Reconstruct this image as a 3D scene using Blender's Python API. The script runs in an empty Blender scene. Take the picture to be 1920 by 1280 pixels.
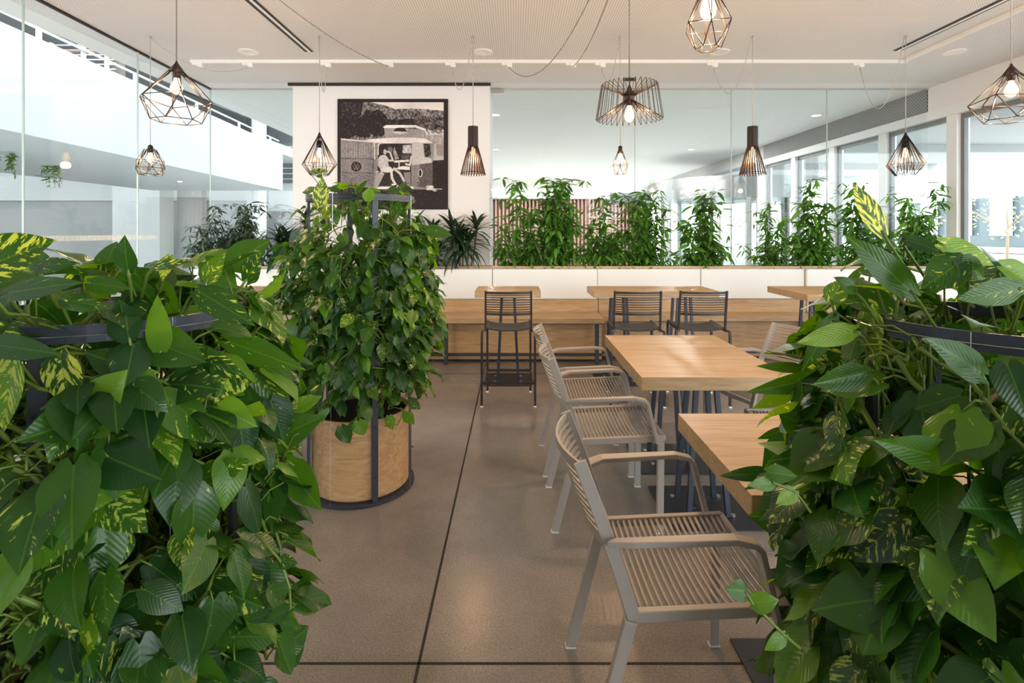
import bpy, math, random
import numpy as np
from mathutils import Vector, Matrix
random.seed(7)
sc = bpy.context.scene
C = sc.collection
PI = math.pi
EYE = 1.45
HOR = 435.0
VPX = 965.0
F = 1000.0
# ------------------------------------------------------------------ camera
cam = bpy.data.cameras.new('camera'); camo = bpy.data.objects.new('camera', cam); C.objects.link(camo)
camo.location = (0, 0, EYE); camo.rotation_euler = (PI/2, 0, 0)
cam.sensor_width = 36.0; cam.sensor_fit = 'HORIZONTAL'; cam.lens = 36.0*F/1920
cam.shift_x = (960-VPX)/1920; cam.shift_y = (HOR-640)/1920
cam.clip_start = 0.05; cam.clip_end = 300
sc.camera = camo
# ------------------------------------------------------------------ world and exposure
w = bpy.data.worlds.new('world'); sc.world = w; w.use_nodes = True
bg = w.node_tree.nodes['Background']; bg.inputs[0].default_value = (0.89, 0.95, 1.0, 1); bg.inputs[1].default_value = 4.0
sc.view_settings.view_transform = 'Standard'; sc.view_settings.look = 'None'
sc.view_settings.gamma = 1.0; sc.view_settings.exposure = 1.05
sc.view_settings.use_curve_mapping = False
sc.cycles.transparent_max_bounces = 32
def portal(name, loc, rot, sx, sy):
    l = bpy.data.lights.new(name, 'AREA'); l.shape = 'RECTANGLE'; l.size = sx; l.size_y = sy
    l.cycles.is_portal = True
    o = bpy.data.objects.new(name, l); C.objects.link(o); o.location = loc; o.rotation_euler = rot
    o['kind'] = 'helper'

# ------------------------------------------------------------------ materials
def nmat(name):
    m = bpy.data.materials.new(name); m.use_nodes = True
    nt = m.node_tree; b = nt.nodes['Principled BSDF']
    return m, nt, b
def N(nt, t, **kw):
    n = nt.nodes.new(t)
    for k, v in kw.items(): setattr(n, k, v)
    return n
def plain(name, col, rough=0.5, metal=0.0, bump=0.0, bscale=200, spec=0.5):
    m, nt, b = nmat(name)
    b.inputs['Base Color'].default_value = (*col, 1); b.inputs['Roughness'].default_value = rough
    b.inputs['Metallic'].default_value = metal; b.inputs['Specular IOR Level'].default_value = spec
    tc = N(nt, 'ShaderNodeTexCoord'); nz = N(nt, 'ShaderNodeTexNoise'); nz.inputs['Scale'].default_value = bscale if bump else 6
    nt.links.new(tc.outputs['Object'], nz.inputs['Vector'])
    if bump:
        bp = N(nt, 'ShaderNodeBump'); bp.inputs['Strength'].default_value = bump; bp.inputs['Distance'].default_value = 0.002
        nt.links.new(nz.outputs['Fac'], bp.inputs['Height']); nt.links.new(bp.outputs['Normal'], b.inputs['Normal'])
    else:
        mr = N(nt, 'ShaderNodeMapRange'); mr.inputs['To Min'].default_value = max(0, rough-.05); mr.inputs['To Max'].default_value = min(1, rough+.05)
        nt.links.new(nz.outputs['Fac'], mr.inputs['Value']); nt.links.new(mr.outputs[0], b.inputs['Roughness'])
    return m
def ramp(nt, stops):
    r = N(nt, 'ShaderNodeValToRGB'); e = r.color_ramp.elements
    while len(e) < len(stops): e.new(0.5)
    for i, (p, c) in enumerate(stops): e[i].position = p; e[i].color = (*c, 1)
    return r
def wood(name, c_dark, c_mid, c_light, rot=(0, 0, 0), stave=0.07, rough=0.42, zplane=False):
    m, nt, b = nmat(name); L = nt.links.new
    tc = N(nt, 'ShaderNodeTexCoord'); mp = N(nt, 'ShaderNodeMapping'); mp.inputs['Rotation'].default_value = rot
    L(tc.outputs['Object'], mp.inputs['Vector'])
    mp2 = N(nt, 'ShaderNodeMapping'); mp2.inputs['Scale'].default_value = (1.3, 16, 16); L(mp.outputs[0], mp2.inputs['Vector'])
    n1 = N(nt, 'ShaderNodeTexNoise'); n1.inputs['Scale'].default_value = 2.2; n1.inputs['Detail'].default_value = 7; n1.inputs['Distortion'].default_value = 1.1
    L(mp2.outputs[0], n1.inputs['Vector'])
    mp3 = N(nt, 'ShaderNodeMapping'); mp3.inputs['Scale'].default_value = (5, 160, 160); L(mp.outputs[0], mp3.inputs['Vector'])
    n2 = N(nt, 'ShaderNodeTexNoise'); n2.inputs['Scale'].default_value = 1.5; n2.inputs['Detail'].default_value = 3; L(mp3.outputs[0], n2.inputs['Vector'])
    br = N(nt, 'ShaderNodeTexBrick'); br.inputs['Scale'].default_value = 1.0
    br.inputs['Brick Width'].default_value = 0.9; br.inputs['Row Height'].default_value = stave; br.inputs['Mortar Size'].default_value = 0.0006
    br.inputs['Color1'].default_value = (0.25, 0.25, 0.25, 1); br.inputs['Color2'].default_value = (0.75, 0.75, 0.75, 1); br.inputs['Mortar'].default_value = (0.1, 0.1, 0.1, 1)
    if zplane:
        sp = N(nt, 'ShaderNodeSeparateXYZ'); cb = N(nt, 'ShaderNodeCombineXYZ'); L(mp.outputs[0], sp.inputs[0])
        L(sp.outputs[0], cb.inputs[0]); L(sp.outputs[2], cb.inputs[1]); L(cb.outputs[0], br.inputs['Vector'])
    else: L(mp.outputs[0], br.inputs['Vector'])
    a = N(nt, 'ShaderNodeMath', operation='MULTIPLY_ADD'); a.inputs[1].default_value = 0.30; L(br.outputs['Color'], a.inputs[0]); L(n1.outputs['Fac'], a.inputs[2])
    a2 = N(nt, 'ShaderNodeMath', operation='MULTIPLY_ADD'); a2.inputs[1].default_value = 0.22; L(n2.outputs['Fac'], a2.inputs[0]); L(a.outputs[0], a2.inputs[2])
    r = ramp(nt, [(0.42, c_dark), (0.72, c_mid), (1.0, c_light)]); L(a2.outputs[0], r.inputs[0])
    L(r.outputs[0], b.inputs['Base Color']); b.inputs['Roughness'].default_value = rough
    bp = N(nt, 'ShaderNodeBump'); bp.inputs['Strength'].default_value = 0.12; bp.inputs['Distance'].default_value = 0.001
    L(n2.outputs['Fac'], bp.inputs['Height']); L(bp.outputs[0], b.inputs['Normal'])
    return m
M = {}
OAK = ((0.33, 0.195, 0.09), (0.465, 0.305, 0.155), (0.57, 0.405, 0.23))
M['oak'] = wood('oak', *OAK)
M['oak_side'] = wood('oak_side', *OAK, zplane=True, stave=0.2)
M['oak_veneer'] = wood('oak_veneer', (0.36, 0.185, 0.075), (0.52, 0.30, 0.135), (0.62, 0.39, 0.20), zplane=True, stave=0.42)
M['steel'] = plain('blue_grey_steel', (0.045, 0.052, 0.075), 0.42, 0.35)
M['charcoal'] = plain('charcoal_coat', (0.030, 0.027, 0.028), 0.5)
M['plate'] = plain('plate_steel', (0.035, 0.042, 0.055), 0.5, 0.3)
M['beige'] = plain('beige_coat', (0.42, 0.375, 0.33), 0.42, 0.0)
M['white_plastic'] = plain('white_plastic', (0.85, 0.84, 0.82), 0.4)
M['leather'] = plain('white_leather', (0.80, 0.83, 0.82), 0.5, 0, 0.15, 400)
M['paint'] = plain('warm_white_paint', (0.80, 0.785, 0.785), 0.8, 0, 0.05, 60)
M['white'] = plain('white_paint', (0.82, 0.84, 0.83), 0.7)
M['atrium'] = plain('atrium_paint', (0.68, 0.72, 0.73), 0.7)
M['grey_wall'] = plain('grey_wall', (0.50, 0.51, 0.50), 0.7)
M['frame_white'] = plain('frame_white', (0.80, 0.81, 0.81), 0.45)
M['frame_dark'] = plain('frame_dark', (0.10, 0.11, 0.12), 0.5)
M['black'] = plain('black', (0.012, 0.010, 0.010), 0.6)
M['lampblack'] = plain('lamp_black', (0.035, 0.022, 0.018), 0.4, 0.4)
M['lampcopper'] = plain('lamp_cap', (0.06, 0.034, 0.028), 0.35, 0.6)
M['cord'] = plain('fabric_cord', (0.30, 0.27, 0.23), 0.8)
M['cordwhite'] = plain('white_cord', (0.50, 0.47, 0.43), 0.7)
M['soil'] = plain('soil', (0.02, 0.014, 0.010), 0.95, 0, 1.0, 90)
M['wire'] = plain('steel_wire', (0.6, 0.6, 0.6), 0.3, 0.9)
M['stainless'] = plain('stainless', (0.55, 0.54, 0.52), 0.3, 0.8)
M['pave'] = plain('paving', (0.62, 0.62, 0.60), 0.9)
M['tile'] = plain('atrium_floor', (0.55, 0.55, 0.53), 0.35)
M['bark'] = plain('cane_bark', (0.22, 0.17, 0.11), 0.8, 0, 0.5, 120)
M['stem'] = plain('green_stem', (0.13, 0.20, 0.025), 0.45)
M['sash'] = plain('sash_grey', (0.20, 0.21, 0.215), 0.5)
M['sign'] = plain('sign_grey', (0.40, 0.41, 0.40), 0.5)

def perforated(name, col, holecol, pitch, rad, diag=False, axes='xy'):
    m, nt, b = nmat(name); L = nt.links.new
    tc = N(nt, 'ShaderNodeTexCoord'); sp = N(nt, 'ShaderNodeSeparateXYZ'); L(tc.outputs['Object'], sp.inputs[0])
    def mt(op, a, v=None, bb=None):
        n = N(nt, 'ShaderNodeMath', operation=op)
        if isinstance(a, (int, float)): n.inputs[0].default_value = a
        else: L(a, n.inputs[0])
        if v is not None: n.inputs[1].default_value = v
        if bb is not None: L(bb, n.inputs[1])
        return n.outputs[0]
    ax = {'x': 0, 'y': 1, 'z': 2}
    u = sp.outputs[ax[axes[0]]]; v = sp.outputs[ax[axes[1]]]
    if diag:
        u, v = mt('ADD', u, None, v), mt('SUBTRACT', u, None, v)
    fu = mt('SUBTRACT', mt('FRACT', mt('DIVIDE', u, pitch)), 0.5); fv = mt('SUBTRACT', mt('FRACT', mt('DIVIDE', v, pitch)), 0.5)
    d = mt('SQRT', mt('ADD', mt('MULTIPLY', fu, None, fu), None, mt('MULTIPLY', fv, None, fv)))
    lt = mt('LESS_THAN', d, rad)
    mx = N(nt, 'ShaderNodeMix', data_type='RGBA'); L(lt, mx.inputs['Factor'])
    mx.inputs[6].default_value = (*col, 1); mx.inputs[7].default_value = (*holecol, 1)
    L(mx.outputs[2], b.inputs['Base Color']); b.inputs['Roughness'].default_value = 0.75
    return m
M['ceiling'] = perforated('perforated_ceiling', (0.81, 0.79, 0.79), (0.40, 0.37, 0.37), 0.021, 0.27)
M['mesh_band'] = perforated('perforated_band', (0.33, 0.33, 0.33), (0.07, 0.07, 0.07), 0.045, 0.30, True, 'yz')

def glassmat(name, tint, refl=1.0):
    m = bpy.data.materials.new(name); m.use_nodes = True; nt = m.node_tree; nt.nodes.clear(); L = nt.links.new
    out = N(nt, 'ShaderNodeOutputMaterial'); mix = N(nt, 'ShaderNodeMixShader'); tr = N(nt, 'ShaderNodeBsdfTransparent'); gl = N(nt, 'ShaderNodeBsdfGlossy')
    lw = N(nt, 'ShaderNodeLayerWeight'); lw.inputs['Blend'].default_value = 0.5
    pw = N(nt, 'ShaderNodeMath', operation='POWER'); pw.inputs[1].default_value = 4.5; L(lw.outputs['Facing'], pw.inputs[0])
    fr = N(nt, 'ShaderNodeMath', operation='MULTIPLY_ADD'); fr.inputs[1].default_value = 0.85; fr.inputs[2].default_value = 0.035; L(pw.outputs[0], fr.inputs[0])
    mu = N(nt, 'ShaderNodeMath', operation='MULTIPLY'); mu.inputs[1].default_value = refl
    tr.inputs[0].default_value = (*tint, 1); gl.inputs['Roughness'].default_value = 0.0
    L(fr.outputs[0], mu.inputs[0]); L(mu.outputs[0], mix.inputs[0]); L(tr.outputs[0], mix.inputs[1]); L(gl.outputs[0], mix.inputs[2]); L(mix.outputs[0], out.inputs[0])
    return m
M['glass'] = glassmat('clear_glass', (0.955, 0.975, 0.97), 0.9)
M['bulbglass'] = glassmat('bulb_glass', (0.97, 0.93, 0.88), 0.6)
M['glassedge'] = plain('glass_edge', (0.42, 0.50, 0.47), 0.3)

def emit(name, col, s):
    m = bpy.data.materials.new(name); m.use_nodes = True; nt = m.node_tree; nt.nodes.clear()
    out = N(nt, 'ShaderNodeOutputMaterial'); e = N(nt, 'ShaderNodeEmission'); e.inputs[0].default_value = (*col, 1); e.inputs[1].default_value = s
    nt.links.new(e.outputs[0], out.inputs[0]); return m
M['bulb'] = emit('glowing_bulb', (1.0, 0.58, 0.26), 4.2)
M['downlight'] = emit('downlight_glow', (1.0, 0.95, 0.88), 1.6)

def floor_mat():
    m, nt, b = nmat('polished_concrete'); L = nt.links.new
    tc = N(nt, 'ShaderNodeTexCoord')
    n1 = N(nt, 'ShaderNodeTexNoise'); n1.inputs['Scale'].default_value = 1.3; n1.inputs['Detail'].default_value = 6; n1.inputs['Roughness'].default_value = 0.65
    n2 = N(nt, 'ShaderNodeTexNoise'); n2.inputs['Scale'].default_value = 130; n2.inputs['Detail'].default_value = 3
    n3 = N(nt, 'ShaderNodeTexVoronoi'); n3.inputs['Scale'].default_value = 60
    for n in (n1, n2, n3): L(tc.outputs['Object'], n.inputs['Vector'])
    r = ramp(nt, [(0.30, (0.20, 0.172, 0.148)), (0.70, (0.33, 0.29, 0.255))]); L(n1.outputs['Fac'], r.inputs[0])
    r2 = ramp(nt, [(0.3, (0.55, 0.55, 0.55)), (0.7, (1.25, 1.25, 1.25))]); L(n2.outputs['Fac'], r2.inputs[0])
    mx = N(nt, 'ShaderNodeMix', data_type='RGBA', blend_type='MULTIPLY'); mx.inputs['Factor'].default_value = 0.6
    L(r.outputs[0], mx.inputs[6]); L(r2.outputs[0], mx.inputs[7])
    r3 = ramp(nt, [(0.0, (0.25, 0.22, 0.2)), (0.12, (1, 1, 1))]); L(n3.outputs['Distance'], r3.inputs[0])
    mx2 = N(nt, 'ShaderNodeMix', data_type='RGBA', blend_type='MULTIPLY'); mx2.inputs['Factor'].default_value = 0.35
    L(mx.outputs[2], mx2.inputs[6]); L(r3.outputs[0], mx2.inputs[7]); L(mx2.outputs[2], b.inputs['Base Color'])
    rr = N(nt, 'ShaderNodeMapRange'); rr.inputs['To Min'].default_value = 0.16; rr.inputs['To Max'].default_value = 0.34; L(n1.outputs['Fac'], rr.inputs[0]); L(rr.outputs[0], b.inputs['Roughness'])
    b.inputs['Specular IOR Level'].default_value = 0.6
    return m
M['floor'] = floor_mat()
M['joint'] = plain('dark_joint', (0.02, 0.017, 0.015), 0.8)

def leaf_mat(name, dark, light, yellow, varieg=True, rough=0.30, transl=0.3):
    m, nt, b = nmat(name); L = nt.links.new
    at = N(nt, 'ShaderNodeAttribute', attribute_name='leafco'); sp = N(nt, 'ShaderNodeSeparateXYZ'); L(at.outputs['Vector'], sp.inputs[0])
    av = N(nt, 'ShaderNodeAttribute', attribute_name='leafvar')
    s, t, rnd = sp.outputs
    def mt(op, a, bb=None, c=None):
        n = N(nt, 'ShaderNodeMath', operation=op)
        for i, x in enumerate((a, bb, c)):
            if x is None: continue
            if isinstance(x, (int, float)): n.inputs[i].default_value = x
            else: L(x, n.inputs[i])
        return n.outputs[0]
    ab = mt('ABSOLUTE', s)
    fr = mt('FRACT', mt('MULTIPLY', rnd, 7.31))
    base = ramp(nt, [(0.0, dark), (0.78, light), (0.90, (0.125, 0.275, 0.022) if varieg else tuple(c*1.3 for c in light))]); L(fr, base.inputs[0])
    col = base.outputs[0]
    vd = mt('SUBTRACT', t, mt('MULTIPLY', ab, 0.42))
    vein = mt('SINE', mt('MULTIPLY', vd, 70.0))
    if varieg:
        cb = N(nt, 'ShaderNodeCombineXYZ'); L(mt('MULTIPLY', vd, 11.0), cb.inputs[0]); L(mt('MULTIPLY', s, 2.3), cb.inputs[1]); L(mt('MULTIPLY', rnd, 43.0), cb.inputs[2])
        nz = N(nt, 'ShaderNodeTexNoise'); nz.inputs['Scale'].default_value = 1.0; nz.inputs['Detail'].default_value = 4; nz.inputs['Roughness'].default_value = 0.62; L(cb.outputs[0], nz.inputs['Vector'])
        th = mt('SUBTRACT', nz.outputs['Fac'], mt('SUBTRACT', 0.76, mt('MULTIPLY', av.outputs['Fac'], 0.30)))
        ms = N(nt, 'ShaderNodeMapRange'); ms.inputs['From Min'].default_value = 0.0; ms.inputs['From Max'].default_value = 0.035; L(th, ms.inputs[0])
        mx = N(nt, 'ShaderNodeMix', data_type='RGBA'); L(ms.outputs[0], mx.inputs['Factor']); L(col, mx.inputs[6]); mx.inputs[7].default_value = (*yellow, 1)
        col = mx.outputs[2]
    rib = N(nt, 'ShaderNodeMapRange'); rib.inputs['From Min'].default_value = 0.02; rib.inputs['From Max'].default_value = 0.045; rib.inputs['To Min'].default_value = 0.45; rib.inputs['To Max'].default_value = 0.0; L(ab, rib.inputs[0])
    mx2 = N(nt, 'ShaderNodeMix', data_type='RGBA'); L(rib.outputs[0], mx2.inputs['Factor']); L(col, mx2.inputs[6]); mx2.inputs[7].default_value = (light[0]*1.9+.02, light[1]*1.8+.03, light[2]*1.9+.01, 1)
    col = mx2.outputs[2]
    L(col, b.inputs['Base Color']); b.inputs['Roughness'].default_value = rough
    bp = N(nt, 'ShaderNodeBump'); bp.inputs['Strength'].default_value = 0.22; bp.inputs['Distance'].default_value = 0.0006; L(vein, bp.inputs['Height']); L(bp.outputs[0], b.inputs['Normal'])
    tl = N(nt, 'ShaderNodeBsdfTranslucent'); hs = N(nt, 'ShaderNodeHueSaturation'); hs.inputs['Value'].default_value = 2.6; hs.inputs['Saturation'].default_value = 1.15; hs.inputs['Hue'].default_value = 0.485
    L(col, hs.inputs['Color']); L(hs.outputs[0], tl.inputs[0])
    mix = N(nt, 'ShaderNodeMixShader'); mix.inputs[0].default_value = transl; L(b.outputs[0], mix.inputs[1]); L(tl.outputs[0], mix.inputs[2])
    L(mix.outputs[0], nt.nodes['Material Output'].inputs[0])
    return m
M['pothos'] = leaf_mat('pothos_leaf', (0.014, 0.060, 0.014), (0.050, 0.140, 0.016), (0.50, 0.58, 0.10), transl=.38)
M['caneleaf'] = leaf_mat('cane_leaf', (0.016, 0.060, 0.010), (0.085, 0.22, 0.03), (0, 0, 0), False, 0.4, 0.35)
M['darkleaf'] = leaf_mat('dark_strap_leaf', (0.014, 0.036, 0.018), (0.030, 0.065, 0.030), (0, 0, 0), False, 0.35, 0.15)
M['treeleaf'] = leaf_mat('tree_leaf', (0.16, 0.26, 0.10), (0.26, 0.38, 0.14), (0, 0, 0), False, 0.6, 0.4)

# ------------------------------------------------------------------ mesh helpers
class MB:
    def __init__(s): s.v = []; s.f = []
    def box(s, a, b):
        (x0, y0, z0), (x1, y1, z1) = a, b
        n = len(s.v); s.v += [(x0,y0,z0),(x1,y0,z0),(x1,y1,z0),(x0,y1,z0),(x0,y0,z1),(x1,y0,z1),(x1,y1,z1),(x0,y1,z1)]
        s.f += [(n,n+3,n+2,n+1),(n+4,n+5,n+6,n+7),(n,n+1,n+5,n+4),(n+1,n+2,n+6,n+5),(n+2,n+3,n+7,n+6),(n+3,n,n+4,n+7)]
        return s
    def quad(s, *p):
        n = len(s.v); s.v += [tuple(q) for q in p]; s.f.append(tuple(range(n, n+len(p)))); return s
    def sweep(s, pts, sec, up=(0, 0, 1), closed=False, scale=None):
        P = [Vector(p) for p in pts]; n = len(P); k = len(sec); base = len(s.v); up = Vector(up)
        prevx = None
        for i in range(n):
            if closed: t = (P[(i+1) % n]-P[i-1])
            elif i == 0: t = P[1]-P[0]
            elif i == n-1: t = P[-1]-P[-2]
            else: t = (P[i+1]-P[i]).normalized()+(P[i]-P[i-1]).normalized()
            if t.length < 1e-9: t = Vector((0, 0, 1))
            t.normalize()
            x = t.cross(up)
            if x.length < 0.05: x = prevx.copy() if prevx is not None else t.cross(Vector((0.3, 1, 0.1)))
            x.normalize(); y = x.cross(t).normalized(); prevx = x
            mi = 1.0
            if 0 < i < n-1 and not closed:
                c = (P[i+1]-P[i]).normalized().dot((P[i]-P[i-1]).normalized()); mi = 1/math.sqrt(max(0.35, (1+c)/2))
            sl = 1.0 if scale is None else scale[i]
            for (a, b) in sec: s.v.append(tuple(P[i]+x*a*sl+y*b*sl*(mi if k == 4 else 1)))
        for i in range(n if closed else n-1):
            for j in range(k):
                a = base+i*k+j; b = base+i*k+(j+1) % k; i2 = (i+1) % n; c = base+i2*k+(j+1) % k; d = base+i2*k+j
                s.f.append((a, b, c, d))
        if not closed:
            s.f.append(tuple(base+j for j in reversed(range(k)))); s.f.append(tuple(base+(n-1)*k+j for j in range(k)))
        return s
    def tube(s, pts, r, k=6, closed=False, up=(0, 0, 1), scale=None):
        return s.sweep(pts, [(r*math.cos(2*PI*j/k), r*math.sin(2*PI*j/k)) for j in range(k)], up, closed, scale)
    def bar(s, pts, w, h, up=(0, 0, 1), closed=False):
        return s.sweep(pts, [(-w/2, -h/2), (w/2, -h/2), (w/2, h/2), (-w/2, h/2)], up, closed)
    def lathe(s, prof, c=(0, 0, 0), n=32, cap=True):
        base = len(s.v); k = len(prof)
        for i in range(n):
            a = 2*PI*i/n
            for (r, z) in prof: s.v.append((c[0]+r*math.cos(a), c[1]+r*math.sin(a), c[2]+z))
        for i in range(n):
            i2 = (i+1) % n
            for j in range(k-1): s.f.append((base+i*k+j, base+i2*k+j, base+i2*k+j+1, base+i*k+j+1))
        if cap:
            s.f.append(tuple(base+i*k for i in reversed(range(n)))); s.f.append(tuple(base+i*k+k-1 for i in range(n)))
        return s
    def ring(s, r0, r1, z0, z1, c=(0, 0, 0), n=48):
        return s.lathe([(r0, z0), (r1, z0), (r1, z1), (r0, z1), (r0, z0)], c, n, cap=False)
    def xf(s, mat, start=0):
        for i in range(start, len(s.v)): s.v[i] = tuple(mat @ Vector(s.v[i]))
        return s
    def build(s, name, mat, parent=None, bevel=0.0, smooth=False, loc=None):
        me = bpy.data.meshes.new(name); me.from_pydata(s.v, [], s.f); me.update()
        if smooth: me.polygons.foreach_set('use_smooth', [True]*len(me.polygons))
        me.materials.append(M[mat] if isinstance(mat, str) else mat)
        o = bpy.data.objects.new(name, me); C.objects.link(o)
        if loc: o.location = loc
        if parent: o.parent = parent
        if bevel:
            md = o.modifiers.new('bevel', 'BEVEL'); md.width = bevel; md.segments = 2; md.limit_method = 'ANGLE'; md.harden_normals = False
        return o
def tag(o, label=None, cat=None, group=None, kind=None):
    if label: o['label'] = label
    if cat: o['category'] = cat
    if group: o['group'] = group
    if kind: o['kind'] = kind
    return o
def empty(name, loc=(0, 0, 0), rz=0, label=None, cat=None, group=None):
    o = bpy.data.objects.new(name, None); C.objects.link(o); o.location = loc; o.rotation_euler = (0, 0, rz); o.empty_display_size = 0.1
    return tag(o, label, cat, group)
def kids(o): return [c for c in list(bpy.data.objects) if c.parent == o]
def copy_tree(o, parent=None):
    c = o.copy(); C.objects.link(c); c.parent = parent
    for ch in kids(o): copy_tree(ch, c)
    return c
def struct(name, mb, mat, **k):
    o = mb.build(name, mat, **k); o['kind'] = 'structure'; return o
def at(px, py, Y): return Vector(((px-VPX)*Y/F, Y, EYE-(py-HOR)*Y/F))
def arc(c, r, a0, a1, n, z=0): return [(c[0]+r*math.cos(a0+(a1-a0)*i/(n-1)), c[1]+r*math.sin(a0+(a1-a0)*i/(n-1)), z) for i in range(n)]

# ================================================================== SETTING
H = 3.28; XR = 5.27; YG = 6.80
def XL(y): return -3.88+0.054*(6.8-y)
# floor
struct('floor', MB().box((-4.0, -4.2, -0.12), (XR+.12, 6.9, 0)), 'floor')
struct('floor_lobby', MB().box((-4.0, 6.9, -0.12), (XR+.12, 26, -0.001)), 'tile')
struct('floor_atrium', MB().box((-24, -6, -0.14), (-4.0, 30, -0.01)), 'tile')
struct('trim_joint_long', MB().box((-.327, -4.2, 0.0), (-.317, 5.85, 0.0012)), 'joint')
struct('trim_joint_cross', MB().box((-3.6, 1.788, 0.0), (5.2, 1.798, 0.0012)), 'joint')
struct('trim_joint_far', MB().box((-3.8, 5.46, 0.0), (5.2, 5.47, 0.0012)), 'joint')
# ceiling over the cafe with slots
struct('ceiling', MB().box((-3.98, -4.2, H), (XR+.1, 6.55, H+.12)), 'ceiling')
struct('ceiling_strip', MB().box((-3.98, 6.55, H), (XR+.1, 6.95, H+.12)), 'paint')
struct('ceiling_lobby', MB().box((-3.98, 6.95, H), (XR+.1, 24, H+.12)), 'white')
struct('floor_gallery', MB().box((-9.6, 9.8, 3.9), (-7.3, 19.0, 4.2)), 'atrium')
struct('trim_slab_edge', MB().box((-4.25, -4.2, H), (-3.985, 24, H+.25)), 'white')
# unseen walls behind and beside the viewer, added to shape the daylight
struct('wall_left_light_blocker', MB().box((-3.62, -4.2, 0), (-3.5, .05, H)), 'paint')
struct('wall_back_light_blocker', MB().box((-3.5, -4.2, 0), (2.4, -4.05, H)), 'paint')
# glass walls
def pane(name, a, b, z0, z1, th=0.012):
    a = Vector((a[0], a[1], 0)); b = Vector((b[0], b[1], 0)); d = (b-a).normalized(); n = Vector((-d.y, d.x, 0))*th/2
    mb = MB(); p = [a-n+d*.004, b-n-d*.004, b+n-d*.004, a+n+d*.004]
    k = 0; mb.v += [(q.x, q.y, z0) for q in p]+[(q.x, q.y, z1) for q in p]
    mb.f += [(0,3,2,1),(4,5,6,7),(0,1,5,4),(1,2,6,5),(2,3,7,6),(3,0,4,7)]
    return struct(name, mb, 'glass')
wn = 1
ly = [6.8, 5.38, 4.05, 2.72, 1.39, 0.06, -1.27, -2.6, -4.0]
for i in range(5):
    pane('window_%d' % wn, (XL(ly[i]), ly[i]), (XL(ly[i+1]), ly[i+1]), 0.0, H-.01); wn += 1
for i in range(0, 6):
    struct('trim_glass_joint_left_%d' % i, MB().box((XL(ly[i])-.007, ly[i]-.004, 0), (XL(ly[i])+.007, ly[i]+.004, H-.01)), 'glassedge')
bx = [-.31, 1.53, 2.76, 3.98, XR]
for i in range(4):
    pane('window_%d' % wn, (bx[i], YG), (bx[i+1], YG), 0.0, H-.01); wn += 1
for i in range(1, 4):
    struct('trim_glass_joint_back_%d' % i, MB().box((bx[i]-.005, YG-.008, 0), (bx[i]+.005, YG+.008, H-.01)), 'glassedge')
pane('window_%d' % wn, (-3.88, YG), (-2.73, YG), 0.0, H-.01); wn += 1
mb = MB(); mb.bar([(XL(6.8), 6.8, H-.008), (XL(-4), -4, H-.008)], .03, .016); struct('trim_glass_channel_left', mb, 'black')
struct('trim_glass_channel_back', MB().box((-.31, YG-.012, H-.014), (XR, YG+.012, H)).box((-3.88, YG-.012, H-.014), (-2.73, YG+.012, H)), 'sign')
# manifestation strip of small ticks on the left glass
mb = MB()
for i in range(150):
    y = 3.0+i*.018; x = XL(y)+.0075
    mb.box((x, y, 1.375), (x+.0008, y+.009, 1.42))
struct('trim_glass_ticks', mb, 'white')
# column with the picture
struct('wall_column', MB().box((-2.73, 6.56, 0), (-.31, 7.5, H)), 'paint')
struct('trim_column_shadow_gap', MB().box((-2.78, 6.53, H-.034), (-.295, 6.56, H-.004)), 'black')
# glass clamp beside the column
o = MB().box((-.30, YG-.03, H-.068), (-.135, YG+.03, H-.018)).build('glass_clamp', 'stainless', bevel=.003)
tag(o, 'brushed metal glass clamp at the top corner of the glass wall beside the white column', 'clamp')
# right facade: head, sill, mullions, panes, band
struct('wall_right_head', MB().box((XR, -4.2, 2.975), (XR+.3, 6.8, H)), 'paint')
struct('trim_perforated_band', MB().box((XR, 6.82, 2.975), (XR+.3, 11.3, H)), 'mesh_band')
struct('trim_perforated_band_far', MB().box((XR, 11.3, 2.975), (XR+.3, 24, H)), 'grey_wall')
struct('trim_window_head', MB().box((XR-.02, -4.2, 2.86), (XR+.14, 11.3, 2.975)), 'frame_white')
struct('wall_right_sill', MB().box((XR, -4.2, 0), (XR+.14, 11.3, .12)), 'frame_white')
my = [-4.05, -2.18, -.96, .26, 1.48, 2.70, 3.92, 6.36, 7.58, 8.80, 10.02, 11.24]
for i, y in enumerate(my):
    struct('trim_mullion_%d' % (i+1), MB().box((XR, y, .12), (XR+.16, y+.15, 2.86)), 'frame_white')
for i in range(len(my)-1):
    a, b = my[i]+.15, my[i+1]
    mb = MB()
    for (y0, y1, z0, z1) in ((a, a+.05, .12, 2.86), (b-.05, b, .12, 2.86), (a+.05, b-.05, .12, .18), (a+.05, b-.05, 2.80, 2.86)):
        mb.box((XR+.05, y0, z0), (XR+.10, y1, z1))
    struct('trim_sash_%d' % (i+1), mb, 'sash')
    struct('window_%d' % wn, MB().box((XR+.07, a+.05, .18), (XR+.08, b-.05, 2.80)), 'glass'); wn += 1
# lobby: slatted wall, bulkhead, revolving door, piers
struct('wall_lobby_bulkhead', MB().box((-3.9, 21.8, 2.82), (XR, 22.2, H)), 'white')
struct('wall_lobby_back', MB().box((-3.9, 22.2, 0), (XR, 22.35, 2.85)), plain('slat_backing', (0.085, 0.045, 0.040), .8))
sl = MB()
for i in range(56):
    x = -3.6+i*.155
    sl.box((x, 22.05, 0), (x+.07, 22.2, 2.82))
o = sl.build('slat_panelling', plain('slat_wood', (0.34, 0.185, 0.14), .6)); tag(o, 'red brown vertical timber slats covering the far lobby wall', 'slat panelling', kind='structure')
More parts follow.
